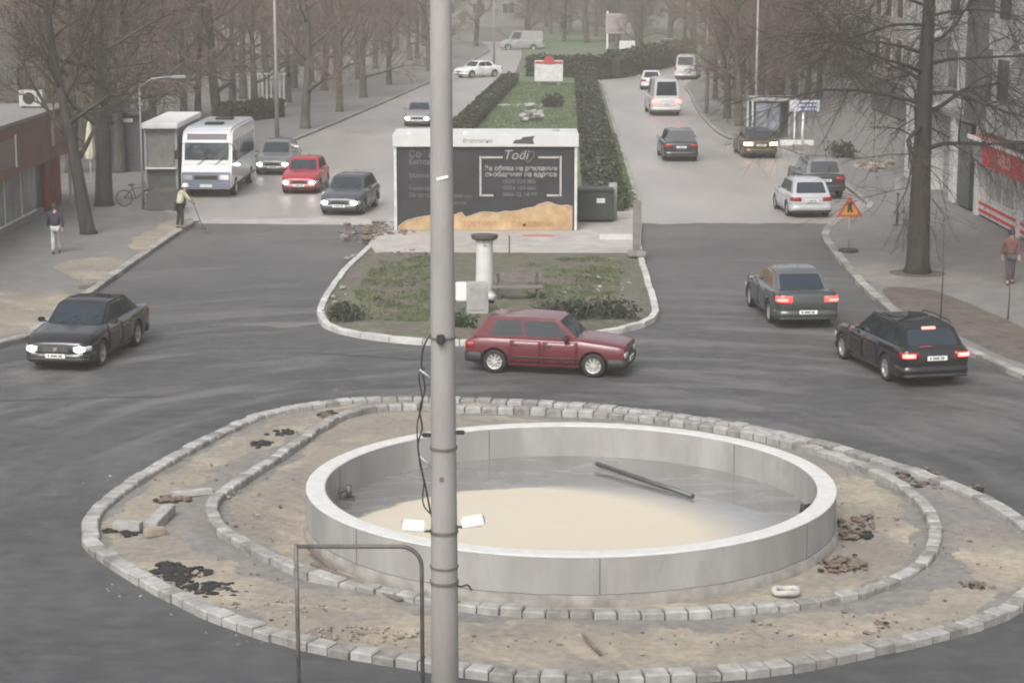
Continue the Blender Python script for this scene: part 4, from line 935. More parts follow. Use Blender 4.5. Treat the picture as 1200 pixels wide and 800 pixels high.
    eg = MB(); eg.tube([p + Vector((0, -.006, 0)) for p in tw], .02, 5); eg.build('strip_edge', mat('pale torn edge', (.50, .41, .29), rough=.8), st)
    rd = mat('rust lettering', (.40, .14, .08), rough=.7); text('тостове', .34, 'lettering', rd, st, Matrix.Translation((X(562), -.014, Z(262))) @ FACING); text('сандвичи', .34, 'lettering', mat('brown lettering', (.27, .15, .07), rough=.7), st, Matrix.Translation((X(624), -.014, Z(262))) @ FACING)
    MB().box((X(652), D * .5, ht + .02), (.3, .3, .08)).build('roof_vent', m_galv, rf)
    for px in (545, 480): MB().box((X(px), -.02, ht + .03), (.14, .12, .1)).build('roof_lamp', m_white, rf, bevel=.02)
    return x1, y0
KX, KY = kiosk()
mb = MB(); p = G(630, 276, .15); mb.slab([p + Vector((x, y, 0)) for x, y in ((-.55, -.2), (.6, -.28), (.5, .2), (-.5, .22))], (0, 0, 1), .012); tag(mb.build('plastic_sheet', mat('red sheet', (.40, .13, .11), rough=.6)), 'faded red sheet lying on the paving in front of the kiosk', 'sheet')
# cabinet, posts and slab right of the kiosk
p = G(695, 262, .15); root = empty('waste_container', (p.x + .05, p.y + .8, .15), 0, 'dark green container with a small white notice right of the kiosk', 'container')
MB().box((0, 0, .65), (1.5, 1.1, 1.1)).build('bin_body', mat('container green', (.04, .05, .045), rough=.7), root, bevel=.04); MB().box((0, 0, 1.25), (1.56, 1.16, .10)).build('lid', mat('container lid', (.055, .065, .06), rough=.6), root, bevel=.03)
MB().box((.25, -.558, .85), (.32, .012, .18)).build('notice', m_white, root)
p = G(718, 258, .15); tag(MB().tube([p, p + Vector((0, 0, 1.45))], .17, 14).build('bollard', mat('grey post', (.27, .29, .27), rough=.8)), 'thick grey green round post right of the green container', 'bollard')
p = G(746, 300, .15); root = empty('marker_post', p, 0, 'weathered square post at the right corner of the paved strip', 'post')
MB().box((0, 0, .95), (.26, .26, 1.9)).build('post', mat('post stone', (.19, .18, .16), rough=.9, var=.25), root, bevel=.02); MB().box((0, -.05, .10), (.6, .5, .2)).build('foot', m_footing, root, bevel=.04)
p = G(722, 280, .15); tag(MB().slab([p + Vector((x, y, .0)) for x, y in ((-.6, -.15), (.6, -.1), (.58, .25), (-.6, .2))], (0, 0, 1), .14).build('concrete_slab', m_conctop), 'pale concrete slab lying right of the kiosk', 'slab')
p = G(597, 300, .15); tag(MB().box(p + Vector((0, 0, .35)), (.05, .05, .7)).build('stake', m_steel), 'thin stake on the paving right of the white pillar', 'stake')

# ================================================================== MEDIAN PLANTING
def hedge(name, a, b_, w, h, n, label, seed, ms=None, size=.11):
    """trimmed hedge from a to b_ as twiggy core and leaves"""
    a, b_ = Vector((a.x, a.y, 0)), Vector((b_.x, b_.y, 0)); L_ = (b_ - a).length; rnd = random.Random(seed)
    rz = math.atan2(b_.y - a.y, b_.x - a.x); root = empty(name, (a.x, a.y, .12), rz, label, 'hedge')
    mb = MB(); k = int(L_ / .6)
    rows = [(i * L_ / k, [(x, y * (1 + .15 * noise.noise(Vector((i * .4, y, seed)))), z * (1 + .30 * noise.noise(Vector((i * .5, y * 3, seed + 7))))) for x, y, z in ((i * L_ / k, -w * .42, 0), (i * L_ / k, -w * .44, h * .7), (i * L_ / k, -w * .3, h * .88), (i * L_ / k, w * .3, h * .88), (i * L_ / k, w * .44, h * .7), (i * L_ / k, w * .42, 0))]) for i in range(k + 1)]
    mb.v = [p for _, r in rows for p in r]
    for i in range(k):
        for j in range(5): mb.f.append([i * 6 + j, i * 6 + j + 1, i * 6 + 7 + j, i * 6 + 6 + j]); mb.m.append(0); mb.sm.append(False)
    mb.f += [list(range(6)), [k * 6 + j for j in range(6)]]; mb.m += [0, 0]; mb.sm += [False, False]
    for i in range(n):
        t = rnd.random() * L_; u = rnd.random(); s = size * rnd.uniform(.6, 1.4)
        if u < .5: q = Vector((t, rnd.choice((-1, 1)) * w * rnd.uniform(.40, .52), h * rnd.random()))
        else: q = Vector((t, rnd.uniform(-.5, .5) * w, h * rnd.uniform(.82, 1.04)))
        q.z *= 1 + .30 * noise.noise(Vector((t * .8, q.y * 3, seed + 7)))
        d = Vector((rnd.gauss(0, 1), rnd.gauss(0, 1), rnd.gauss(0, 1))).normalized(); e = d.cross(Vector((rnd.random(), rnd.random(), rnd.random()))).normalized()
        mb.add([q - d * s, q + e * s * .5, q + d * s, q - e * s * .5], [[0, 1, 2, 3]], 1 + rnd.randrange(2))
    mb.build('foliage', [mat('hedge core', (.03, .034, .024), rough=.95, var=.4)] + (ms or m_lf), root, fix=False)
hedge('hedge', G(527, 172), G(599, 96), 1.3, .6, 9000, 'long dark trimmed hedge along the left edge of the median', 31)
hedge('hedge', G(711, 252), G(686, 98), 1.7, .58, 15000, 'long dark trimmed hedge along the right edge of the median', 32)
hedge('hedge', G(620, 91), G(712, 93), 2.0, 1.7, 4000, 'dark hedge closing the far end of the median behind the plaque', 33, size=.16)
hedge('hedge', G(715, 92), G(806, 72), 2.0, 1.9, 7000, 'dark hedge running off obliquely beside the bend of the right carriageway', 34, size=.16)
m_lawnb = [mat('lawn blade', (.09, .15, .065), rough=.9, var=.3, scale=1), mat('lawn dry blade', (.14, .17, .09), rough=.9, var=.3, scale=1)]
grass('grass', [(trace([(530, 172), (676, 172), (676, 100), (606, 98)]), .8), (trace([(716, 160), (722, 160), (735, 210), (748, 248), (738, 248)]), .2)], 9000, lambda x, y: .12, .06, .15, m_lawnb, w=.035, clump=.6, label='green lawn of the median between the hedges')
p = G(649, 128, .12)
bush(648, 126, .9, .8, 1.0, 900, .12, 'round dark shrub on the median lawn below the plaque', seed=6)
rnd = random.Random(5)
p = G(622, 142, .12); root = empty('rockery', p, 0, 'pale rockery with a small pyramid of stones on the median lawn', 'rockery')
for k in range(16):
    a = rnd.uniform(0, 6.28); r = rnd.uniform(0, .85); s = rnd.uniform(.22, .42); mb = MB(); rock(mb, (0, 0, 0), s, rnd, 0, 1.2)
    o = mb.build('stone', mat('pale rock', (.32, .32, .30), rough=.9, var=.25), root, fix=False); o.location = (math.cos(a) * r, math.sin(a) * r, .15 + (1 - r) * 1.1 * rnd.random())
p = G(643, 100, .12); root = empty('plaque', p, 0, 'white board with a red crest on top at the far end of the median', 'board')
MB().box((0, 0, 1.15), (2.3, .3, 1.7)).build('board', mat('plaque white', (.62, .62, .60), rough=.6), root, bevel=.03)
MB().box((0, -.16, 1.83), (2.2, .03, .2)).build('red_band', mat('plaque red', (.45, .06, .07), rough=.5), root)
mb = MB(); mb.slab([Vector((x, -.165, z)) for x, z in ((-.35, 1.72), (.35, 1.72), (.42, 2.05), (.2, 2.3), (0, 2.42), (-.2, 2.3), (-.42, 2.05))], (0, -1, 0), .05, back=.1); mb.build('crest', mat('plaque red'  , (.45, .06, .07)), root)
for s in (-1, 1): MB().box((s * .8, 0, .15), (.2, .25, .3)).build('leg', m_footing, root)

raised('park_lawn', [Vector(p) for p in ((1.2, 186, 0), (8, 184, 0), (18, 211, 0), (44, 238, 0), (44, 300, 0), (-2, 300, 0), (1, 250, 0))], .10, m_lawn)
# ================================================================== SIGNS AND SMALL STREET THINGS, RIGHT SIDE
def warning_sign():
    p = G(994, 295, .12); root = empty('warning_sign', p, R(4), 'orange triangular road works sign on a stand at the right kerb', 'sign')
    zt = A(994, 231, p.y).z - .12; zb = A(994, 254, p.y).z - .12; hw = .47
    MB().tube([(0, 0, .08), (0, 0, zb + .3)], .025, 8).build('post', m_galv, root)
    mb = MB(); mb.lathe([(.001, .10), (.30, .10), (.36, .04), (.36, 0), (.001, 0)], n=18); mb.build('base', m_black, root)
    def tri(s, z0, h): return [Vector((-hw * s, -.03, z0)), Vector((hw * s, -.03, z0)), Vector((0.03 * s, -.03, z0 + h)), Vector((-.03 * s, -.03, z0 + h))]
    H_ = zt - zb
    MB().slab(tri(1, zb, H_), (0, -1, 0), .012).build('red_rim', mat('sign red', (.50, .09, .05), rough=.45), root)
    fc = MB().slab([q + Vector((0, -.013, 0)) for q in tri(.70, zb + H_ * .11, H_ * .69)], (0, -1, 0), .006).build('yellow_face', mat('sign orange', (.62, .30, .07), rough=.45), root)
    mb = MB(); mb.slab([Vector((x, -.05, zb + z)) for x, z in ((-.10, .16), (-.02, .16), (0, .27), (.05, .16), (.12, .16), (.05, .38), (.09, .42), (.05, .50), (-.03, .50), (-.07, .42), (-.05, .34))], (0, -1, 0), .006); mb.build('worker_symbol', m_ink, fc)
warning_sign()
def info_sign():
    p = G(940, 176, .12); root = empty('info_sign', p, R(5), 'blue and white sign board on a white post at the right roadside', 'sign'); z = lambda py: A(940, py, p.y).z - .12
    MB().tube([(0, 0, 0), (0, 0, z(130))], .07, 8).build('post', m_white, root)
    MB().box((.05, -.08, z(124)), (1.6, .08, z(118) - z(131))).build('board', mat('sign white', (.60, .63, .68), rough=.5), root)
    for k in range(3): MB().box((.25, -.125, z(121) - k * .2), (.95, .012, .10)).build('blue_line', mat('sign blue', (.10, .14, .28), rough=.5), root)
    MB().box((-.05, 0, .14), (.8, .6, .28)).build('foot', m_footing, root)
info_sign()
p = G(936, 172, .12); tag(MB().bb(p.x - .95, p.x + .9, p.y + .5, p.y + .8, .12, .42).build('white_barrier', m_white, bevel=.03), 'low white barrier behind the blue and white sign board', 'barrier')
def glass_kiosk():
    p = G(906, 163, .12); root = empty('shelter', (p.x, p.y + 1.2, .12), R(2), 'bluish glass shelter behind the yellow taxi', 'shelter'); z = 2.1
    MB().box((0, 0, z + .10), (2.6, 2.0, .2)).build('roof', m_galv, root, bevel=.03)
    for sx in (-1, 1):
        for sy in (-1, 1): MB().box((sx * 1.2, sy * .9, z / 2), (.08, .08, z)).build('post', m_white, root)
    MB().box((0, .9, z / 2), (2.3, .03, z - .3)).build('back_panel', mat('bluish glass', (.12, .14, .16), rough=.15), root); MB().box((-.3, -.9, 1.2), (1.4, .04, 1.6)).build('advert_panel', mat('advert', (.19, .21, .24), rough=.3, var=.4, scale=2), root)
glass_kiosk()
p = G(1051, 264, .12); root = empty('parking_meter', p, 0, 'short grey meter post left of the big tree trunk', 'meter')
MB().tube([(0, 0, 0), (0, 0, 1.25)], .05, 8).build('post', m_steel, root); MB().box((0, 0, 1.5), (.26, .22, .55)).build('head', m_galv, root, bevel=.04); MB().lathe([(.001, .03), (.16, .03), (.16, 0)], n=14).build('foot_plate', m_steel, root)
rnd = random.Random(3)
for px, py0, py1, l in ((1102, 378, 262, 'thin leafless sapling stake left of the walking person'), (1181, 374, 322, 'thin short stake in the soil bed below the person in reddish coat')):
    p = G(px, py0, .12); h = A(px, py1, p.y).z - .12; root = empty('sapling', p, 0, l, 'sapling')
    MB().tube([(0, 0, 0), (.02, 0, h * .5), (0, 0, h)], [.022, .018, .008], 6).build('stem', m_twig, root); mb = MB()
    for k in range(6):
        t = rnd.uniform(.5, .95); a = rnd.uniform(0, 6.28); mb.tube([(0, 0, h * t), (.16 * math.cos(a), .16 * math.sin(a), h * t + .2)], [.006, .003], 4)
    mb.build('twigs', m_twig, root)
bush(987, 185, .75, .7, .95, 800, .08, 'low dark shrub on the right pavement beyond the parked cars', seed=8)
rubble('rubble_heap', [(1020, 194, 20, 5, 1)], [m_kerb, m_brown, m_tan], 'pale heap of rubble on the pavement left of the big tree', 60, .08, .22, .8, 14, .15)

# ================================================================== TREES
def bare_tree(seed, Ht, r0, first=.28, nl=11, limb=.42, rise=.55, droop=.0, sub=(7, 6), tw=.012, lean=(0, 0), wide=1.0, straight=.045, limbr=.5):
    """returns trunk and twig builders: a leader with limbs, limbs with branches, branches with twigs"""
    rnd = random.Random(seed); T, C = MB(), MB()
    def curve(p, d, L_, k, bend, wob):
        pts = [p.copy()]; d = d.normalized()
        for i in range(k):
            d = (d + Vector((rnd.gauss(0, wob), rnd.gauss(0, wob), rnd.gauss(0, wob) + bend))).normalized(); p = p + d * L_ / k; pts.append(p.copy())
        return pts, d
    K = 9; tr = [Vector((0, 0, -.1))]; d = Vector((lean[0], lean[1], 1)).normalized()
    for i in range(K):
        d = (d + Vector((rnd.gauss(0, straight), rnd.gauss(0, straight), .06))).normalized(); tr.append(tr[-1] + d * Ht * .86 / K)
    rad = [r0 * (1.25 if i == 0 else 1) * (1 - .88 * (i / K) ** .9) + .02 for i in range(K + 1)]
    tr.insert(1, tr[0].lerp(tr[1], .25)); rad.insert(1, r0 * 1.03); rad[0] = r0 * 1.35
    T.tube(tr, rad, 10)
    def at(t):
        f = t * (len(tr) - 1); i = min(int(f), len(tr) - 2); return tr[i].lerp(tr[i + 1], f - i), lerp(rad[i], rad[i + 1], f - i)
    az = rnd.uniform(0, 6.28)
    for j in range(nl):
        t = first + (1 - first) * (j / nl) ** .9 * .95; p, r = at(t); az += 2.4 + rnd.uniform(-.4, .4)
        L_ = Ht * limb * (1 - .55 * (t - first) / (1 - first)) * rnd.uniform(.8, 1.15) * wide
        dd = Vector((math.cos(az), math.sin(az), rise * rnd.uniform(.6, 1.4) + (t - first) * .9))
        lp, _ = curve(p, dd, L_, 6, droop, .13); lr = [max(.016, r * limbr * (1 - .85 * i / 6)) for i in range(7)]
        T.tube(lp, lr, 6)
        for b in range(sub[0]):
            u = .2 + .8 * (b + rnd.random() * .6) / sub[0]; f = u * 6; i = min(int(f), 5); q = lp[i].lerp(lp[i + 1], f - i); ax = (lp[i + 1] - lp[i]).normalized()
            side = ax.cross(Vector((rnd.gauss(0, 1), rnd.gauss(0, 1), rnd.gauss(0, 1)))).normalized(); bd = ax * .8 + side * .9 + Vector((0, 0, .25 + droop * 4))
            bl = L_ * .42 * (1.1 - .5 * u) * rnd.uniform(.7, 1.3); bp_, _ = curve(q, bd, bl, 3, droop * 1.3 + .02, .18); C.tube(bp_, [max(tw * 1.4, lr[i] * .42) * (1 - .2 * k) for k in range(4)], 4, cap=False)
            for s_ in range(sub[1]):
                f2 = rnd.uniform(.15, 1) * 3; i2 = min(int(f2), 2); q2 = bp_[i2].lerp(bp_[i2 + 1], f2 - i2); ax2 = (bp_[i2 + 1] - bp_[i2]).normalized()
                sd = ax2.cross(Vector((rnd.gauss(0, 1), rnd.gauss(0, 1), rnd.gauss(0, 1)))).normalized(); tl = bl * rnd.uniform(.35, .75)
                tp, _ = curve(q2, ax2 + sd * .8 + Vector((0, 0, .12 + droop * 2)), tl, 2, droop + .02, .2); C.tube(tp, [tw, tw * .8, tw * .45], 3, cap=False)
                for s2 in range(2):
                    q3 = tp[1].lerp(tp[2], rnd.random()); e = (tp[2] - tp[1]).normalized() + Vector((rnd.gauss(0, .6), rnd.gauss(0, .6), rnd.gauss(0, .5))); C.tube([q3, q3 + e.normalized() * tl * .45], [tw * .6, tw * .35], 3, cap=False)
    return T, C
def tree_proto(seed, mt, **k):
    T, C = bare_tree(seed, **k); root = empty('street_tree', (0, 0, -500), 0)
    T.build('trunk', m_barkpale, root, fix=False); C.build('crown', mt, root, fix=False); return root
PRO = [tree_proto(41, m_twigred, Ht=13, r0=.30, sub=(11, 10), tw=.014), tree_proto(42, m_twigpale, Ht=12, r0=.27, nl=13, sub=(11, 10), tw=.014, rise=.7), tree_proto(43, m_twigred, Ht=14, r0=.33, nl=12, sub=(11, 10), tw=.014, rise=.45, first=.24),
       tree_proto(44, m_twigpale, Ht=11, r0=.25, sub=(11, 10), tw=.014, rise=.8, limb=.36)]
used = set(); rnd = random.Random(77)
def plant(i, x, y, sc, label, group=None, rz=None):
    rz = rnd.uniform(0, 6.28) if rz is None else rz
    if i not in used:
        used.add(i); o = PRO[i]; o.location = (x, y, .1); o.rotation_euler = (0, 0, rz); o.scale = (sc,) * 3; o['label'] = label; o['category'] = 'tree'
        if group: o['group'] = group
        return o
    o = copy_tree(PRO[i], (x, y, .1), rz, sc, label, group); o['category'] = 'tree'
    if not group and 'group' in o: del o['group']
    return o
# the big tree on the right pavement, drooping limbs
def big_tree():
    p = G(1075, 320, .12); T, C = bare_tree(58, Ht=17, r0=.37, first=.35, nl=34, limb=.39, rise=.30, droop=-.095, sub=(15, 11), tw=.008, limbr=.30, straight=.008)
    root = empty('street_tree', p, R(40), 'big bare tree with drooping branches on the right pavement near the warning sign', 'tree')
    T.build('trunk', m_bark, root, fix=False); C.build('crown', m_twig, root, fix=False)
    mb = MB(); rr_ = random.Random(1); mb.lathe([(.001, .03), (.75, .02), (.95, 0)], n=20); mb.build('root_soil', m_soil, root)
big_tree()
def left_big():
    for k, (px, py, r0, lean, lab, seed, ht) in enumerate(((104, 274, .27, (-.10, 0), 'leaning dark tree nearest the red doored shop on the left pavement', 61, 12), (122, 241, .36, (.0, 0), 'thick dark tree behind the leaning one on the left pavement', 62, 14))):
        p = G(px, py, .12); T, C = bare_tree(seed, Ht=ht, r0=r0, first=.34, nl=12, limb=.36, rise=.9, sub=(9, 8), tw=.014, lean=lean); root = empty('street_tree', p, 0, lab, 'tree')
        T.build('trunk', m_bark, root, fix=False); C.build('crown', m_twig, root, fix=False)
left_big()
GL = 'bare trees in the hazy left row'; GR = 'bare trees in the hazy right row'
for k, (px, py, i, sc) in enumerate(((358, 153, 0, 1.0), (398, 133, 1, .95), (426, 116, 2, .85), (456, 101, 3, 1), (503, 85, 0, .9))):
    p = G(px, py); plant(i, p.x, p.y, sc, ['tree on the left pavement just right of the pale lamp post', 'bare tree on the left kerb, second beyond the pale lamp post', 'bare tree on the left kerb, third beyond the pale lamp post', 'bare tree on the left kerb before the concrete pole, small and pale', 'pale far tree just left of the concrete pole top'][k], GL)
for px, py, i, sc in ((255, 143, 2, 1.0), (216, 146, 1, .9), (232, 138, 0, .8), (300, 130, 3, 1), (338, 122, 1, .9), (285, 118, 0, 1), (380, 108, 2, .9), (420, 95, 3, 1), (180, 150, 3, 1), (150, 165, 0, .9), (345, 105, 0, 1), (440, 82, 1, 1), (250, 112, 1, 1), (395, 90, 0, 1), (480, 72, 2, .9), (60, 190, 1, .9), (85, 205, 2, 1), (140, 205, 0, 1.05), (118, 190, 1, 1.1), (152, 190, 3, 1.1), (100, 175, 0, 1), (130, 165, 2, 1), (272, 128, 3, 1), (315, 112, 2, 1), (365, 98, 1, 1)):
    p = G(px, py); plant(i, p.x, p.y, sc, 'bare hazy tree in the grove behind the minibus and left lamp post', 'bare trees of the left grove')
for k, (px, py, i, sc) in enumerate(((866, 150, 0, .9), (852, 141, 1, .9), (880, 130, 2, 1.0), (905, 128, 0, 1.0), (930, 134, 3, 1.0), (838, 118, 3, .8), (868, 112, 2, .9), (900, 108, 0, 1), (848, 98, 1, 1), (930, 105, 2, 1), (880, 92, 3, 1), (960, 118, 1, .9), (892, 140, 0, .8), (915, 118, 2, .8), (946, 124, 0, .8), (860, 120, 2, .7), (925, 95, 0, .9))):
    p = G(px, py); plant(i, p.x, p.y, sc, 'bare hazy tree in the brownish row along the right roadside', GR)
for k in range(34):
    x = -62 + k * 4.2 + rnd.uniform(-1.5, 1.5); y = rnd.uniform(238, 300)
    if 4 < x < 9: y += 30
    plant(rnd.randrange(4), x, y, rnd.uniform(.85, 1.2), 'faint bare tree in the misty far end of the boulevard', 'faint far trees')

for k in range(34):
    x, y = (rnd.uniform(1.5, 22), rnd.uniform(206, 300)) if k >= 16 else (rnd.uniform(-16, -7), rnd.uniform(212, 240)) if k % 4 == 0 else (rnd.uniform(22, 42), rnd.uniform(190, 236)) if k % 2 else (rnd.uniform(-1, 30), rnd.uniform(240, 262))
    plant(rnd.randrange(4), x, y, rnd.uniform(.7, 1.1), 'faint bare tree in the misty far end of the boulevard', 'faint far trees')

# ================================================================== BUILDINGS
m_win = mat('window glass', (.05, .055, .06), rough=.1); m_frame = mat('window frame', (.40, .395, .38), rough=.5)
def windows_on(root, wall_fn, cols, rows, w, h, mg=m_win, mf=m_frame, lit=None, sill=True):
    """one window part (pane with frame as sub-part) per opening; wall_fn(u, z) -> (point, along, out)"""
    for u in cols:
        for z in rows:
            p, al, n = wall_fn(u, z); up = Vector((0, 0, 1))
            q = [p + al * (-w / 2), p + al * (w / 2), p + al * (w / 2) + up * h, p - al * (w / 2) + up * h]
            fo = MB().slab(q, n, .05, back=.05).build('window', mf, root)
            k = .07
            for a0, a1 in ((-w / 2 + k, -k / 2), (k / 2, w / 2 - k)):
                MB().slab([p + al * a0 + up * k, p + al * a1 + up * k, p + al * a1 + up * (h - k), p + al * a0 + up * (h - k)], n, .012, back=.0).build('pane', mg, fo).location = n * .048
# right building, its street wall on x = 18.3
RX = 18.35
def right_building():
    root = empty('shop_building', (RX, 76, .12), 0, 'grey building with balconies above the red shop sign on the right', 'building')
    wl = mat('right facade', (.42, .42, .41), rough=.85, var=.1, scale=1, big=.4, bigscale=.3, tint=(.33, .33, .32)); dk = mat('dark pilaster', (.075, .078, .08), rough=.7, var=.2)
    # local coordinates: x out of the street, y along it
    MB().bb(.25, 14, -22, 20, 3.6, 16).build('upper_wall', wl, root); MB().bb(.6, 14, -22, 20, 0, 3.6).build('shop_wall', mat('shop wall', (.34, .34, .33), rough=.8), root)
    pil = [(8.7, .9, m_white), (4.2, .55, m_white), (-2.6, .35, m_white), (-9, .4, m_white), (13.5, .8, m_white), (18.5, .8, m_white)]
    for y, w, m in pil: MB().bb(.0, .62, y - w / 2, y + w / 2, 0, 3.55).build('pillar', mat('white pillar', (.55, .55, .54), rough=.7, var=.1), root, bevel=.02)
    MB().bb(-.35, .25, 3.2, 5.2, 3.7, 16).build('dark_pier', dk, root)
    MB().bb(.02, .6, 5.4, 7.6, .1, 3.4).build('dark_doorway', mat('doorway green', (.035, .05, .048), rough=.3), root)
    MB().bb(-.1, .25, -22, 20, 3.55, 3.8).build('ledge', mat('ledge', (.2, .2, .2), rough=.8), root)
    for y in (1.5, -.4, -4.5, -6.5, -11.5): 
        f = MB().bb(.2, .62, y - .85, y + .85, .75, 2.6).build('shop_window', m_white, root)
        for s in (-1, 1): MB().bb(.17, .22, y + s * .42 - .36, y + s * .42 + .36, .82, 2.5).build('pane', mat('shop pane', (.24, .245, .245), rough=.12, var=.35, scale=.9), f)
    lb = MB().bb(.1, .6, -22, 3.9, .10, .72).build('red_white_band', mat('band white', (.55, .53, .52), rough=.5), root)
    for k in range(2): MB().bb(.085, .12, -22, 3.9, .20 + k * .28, .32 + k * .28).build('red_stripe', mat('shop red', (.55, .022, .035), rough=.7), lb)
    for z in (4.6, 7.6, 10.6):
        for y in (1.2, -3.2, -8, 10, 15):
            fn = lambda u, zz: (Vector((.24, u, zz)), Vector((0, 1, 0)), Vector((-1, 0, 0)))
            windows_on(root, fn, [y], [z], 1.9, 1.7)
    for z in (4.1, 7.1):
        for y in (-3.2, 12.5):
            b = MB().bb(-.95, .25, y - 2, y + 2, z - .35, z - .2).build('balcony', wl, root)
            MB().bb(-.95, -.88, y - 2, y + 2, z - .2, z + .75).build('balcony_panel', mat('balcony panel', (.36, .37, .36), rough=.6, var=.3, stretch=(1, 6, 1)), b)
right_building()
def shop_sign():
    root = empty('shop_sign', (RX - .06, 76, .12), 0, 'red shop sign with a white upper edge over the shop windows', 'shop sign')
    rd = mat('shop red', (.55, .022, .035)); M = Matrix.Translation((-.22, -6.4, 2.62)) @ Matrix.Rotation(R(-4), 4, 'Y')
    MB().box((0, 0, 0), (.12, 16.4, .86), M=M).build('red_board', rd, root, bevel=.015)
    MB().bb(-.34, .30, -14.6, 4.0, 3.12, 3.20).build('canopy', mat('canopy edge', (.38, .10, .11), rough=.7), root)
    MB().bb(-.40, -.34, -14.6, 4.0, 3.08, 3.22).build('white_edge', m_white, root)
    MB().bb(-.18, .2, 1.9, 4.0, 2.2, 3.1).build('grey_end_panel', mat('end panel', (.28, .27, .26), rough=.6), root)
    T = M @ Matrix.Translation((-.062, 5.6, 0)) @ Matrix.Rotation(R(-90), 4, 'Z') @ FACING
    text('МЕСО', .62, 'lettering', mat('sign pale red', (.75, .40, .40), rough=.4), root, T, align='LEFT', bold=.01)
shop_sign()
def facade_block(name, loc, size, rz, label, wallc, storeys, nwin, ww, wh, roofh=.4, first=1.0, face=-1, group=None, ground=None, cat='building'):
    """block whose front (local -y) carries rows of windows"""
    root = empty(name, (*loc, 0), rz, label, cat, group); W_, D_, Hh = size
    wm = mat('wall ' + name + str(round(loc[0])), wallc, rough=.85, var=.1, scale=.6, big=.35, bigscale=.15, tint=tuple(c * .8 for c in wallc))
    MB().bb(-W_ / 2, W_ / 2, 0, D_, 0, Hh).build('wall', wm, root); MB().bb(-W_ / 2 - .25, W_ / 2 + .25, -.25, D_ + .25, Hh, Hh + roofh).build('roof', mat('roof grey', (.16, .15, .145), rough=.8), root)
    fn = lambda u, z: (Vector((u, -.002, z)), Vector((1, 0, 0)), Vector((0, -1, 0)))
    cols = [(-W_ / 2 + W_ * (i + .5) / nwin) for i in range(nwin)]
    windows_on(root, fn, cols, [first + k * (Hh - first) / storeys for k in range(storeys)], ww, wh)
    if ground: MB().bb(-W_ / 2 + .3, W_ / 2 - .3, -.12, -.02, .3, 2.4).build('shop_front', ground, root)
    return root
m_shop = mat('dark shop front', (.10, .10, .10), rough=.25, var=.5, scale=.5)
facade_block('apartment_block', (24.5, 118), (42, 12, 15), R(-90), 'pinkish grey building with pale windows behind the right row of trees', (.30, .265, .25), 4, 11, 1.8, 1.6, first=3.6, ground=m_shop)
facade_block('apartment_block', (28, 178), (56, 12, 14), R(-84), 'hazy grey building far along the right side of the boulevard', (.26, .25, .24), 4, 13, 1.8, 1.6, first=3.4, ground=m_shop)
facade_block('apartment_block', (-29.5, 112), (30, 10, 12), R(75), 'beige building with white framed windows behind the low brown shop', (.46, .44, .39), 4, 8, 1.9, 1.5, first=2.6)
facade_block('apartment_block', (-32, 165), (60, 12, 10), R(84), 'long low hazy building behind the left grove', (.42, .38, .33), 3, 13, 2.0, 1.5, first=1.2, ground=m_shop)
facade_block('apartment_block', (-12, 318), (46, 14, 16), R(3), 'faint grey building closing the view at the far left end', (.22, .215, .205), 5, 10, 2.0, 1.7, first=2)
facade_block('apartment_block', (34, 312), (40, 14, 15), R(-4), 'faint grey building closing the view at the far right end', (.22, .215, .205), 5, 9, 2.0, 1.7, first=2)
def left_shop():
    X0 = -18.7; root = empty('corner_shop', (X0, 78, .12), R(0), 'low brown shop with white framed glazing and a red door at the left edge', 'shop')
    br = mat('brown fascia', (.175, .088, .066), rough=.7, var=.2, scale=1); rd = mat('dull red', (.20, .03, .04), rough=.6, var=.15)
    MB().bb(-9, -.12, -22, 6.2, 0, 3.98).build('wall', mat('shop inside dark', (.09, .088, .085), rough=.6), root)
    MB().bb(-9, .45, -22, 6.4, 3.98, 4.10).build('roof', mat('shop roof', (.21, .20, .19), rough=.8, var=.15), root)
    MB().bb(-.12, .35, -22, 6.3, 2.1, 3.97).build('fascia', br, root, bevel=.015)
    for k in range(9):
        y = -20 + k * 2.55; f = MB().bb(-.12, -.02, y - 1.22, y + 1.22, .25, 2.08).build('shop_window', m_white, root)
        for s in (-1, 0, 1): MB().bb(-.06, .0, y + s * .8 - .35, y + s * .8 + .35, .34, 1.98).build('pane', mat('shop glass', (.22, .23, .23), rough=.12, var=.3, scale=.7), f)
    MB().bb(-.12, .02, -22, 2.6, 0, .24).build('plinth', m_footing, root)
    dr = MB().bb(-.10, .04, 3.0, 5.8, .05, 2.08).build('red_door', rd, root); MB().bb(.03, .055, 4.3, 4.36, .1, 2.0).build('door_gap', m_black, dr); MB().box((.07, 4.15, 1.0), (.05, .05, .3)).build('handle', m_chrome, dr)
    MB().bb(.34, .42, 3.3, 6.0, 2.7, 3.8).build('red_sign', mat('pinkish sign', (.26, .075, .085), rough=.5), root); MB().bb(.34, .43, 2.95, 3.2, 2.65, 3.85).build('sign_edge', mat('sign cream', (.40, .33, .28), rough=.5), root)
    MB().bb(.30, .40, 6.05, 6.2, .0, 3.9).build('end_post', mat('end post', (.40, .36, .35), rough=.6), root)
    MB().bb(.352, .37, -6.5, -3.2, 2.5, 3.5).build('fascia_sign', mat('fascia sign', (.16, .13, .11), rough=.5), root)
    MB().bb(.352, .385, -3.0, -2.85, 2.4, 3.6).build('sign_edge', m_white, root)
left_shop()
p = A(38, 131, 82); root = empty('air_conditioner', (p.x, 82, 4.28), R(0), 'white air conditioning unit on the roof of the low brown shop', 'air conditioner')
MB().box((0, 0, .32), (.95, .4, .64)).build('casing', mat('old casing', (.42, .42, .40), rough=.6), root, bevel=.02); MB().lathe([(.001, -.215), (.24, -.215), (.24, -.195)], (-.08, 0, .33), 20, 0, 'Y').build('fan_grille', m_black, root)
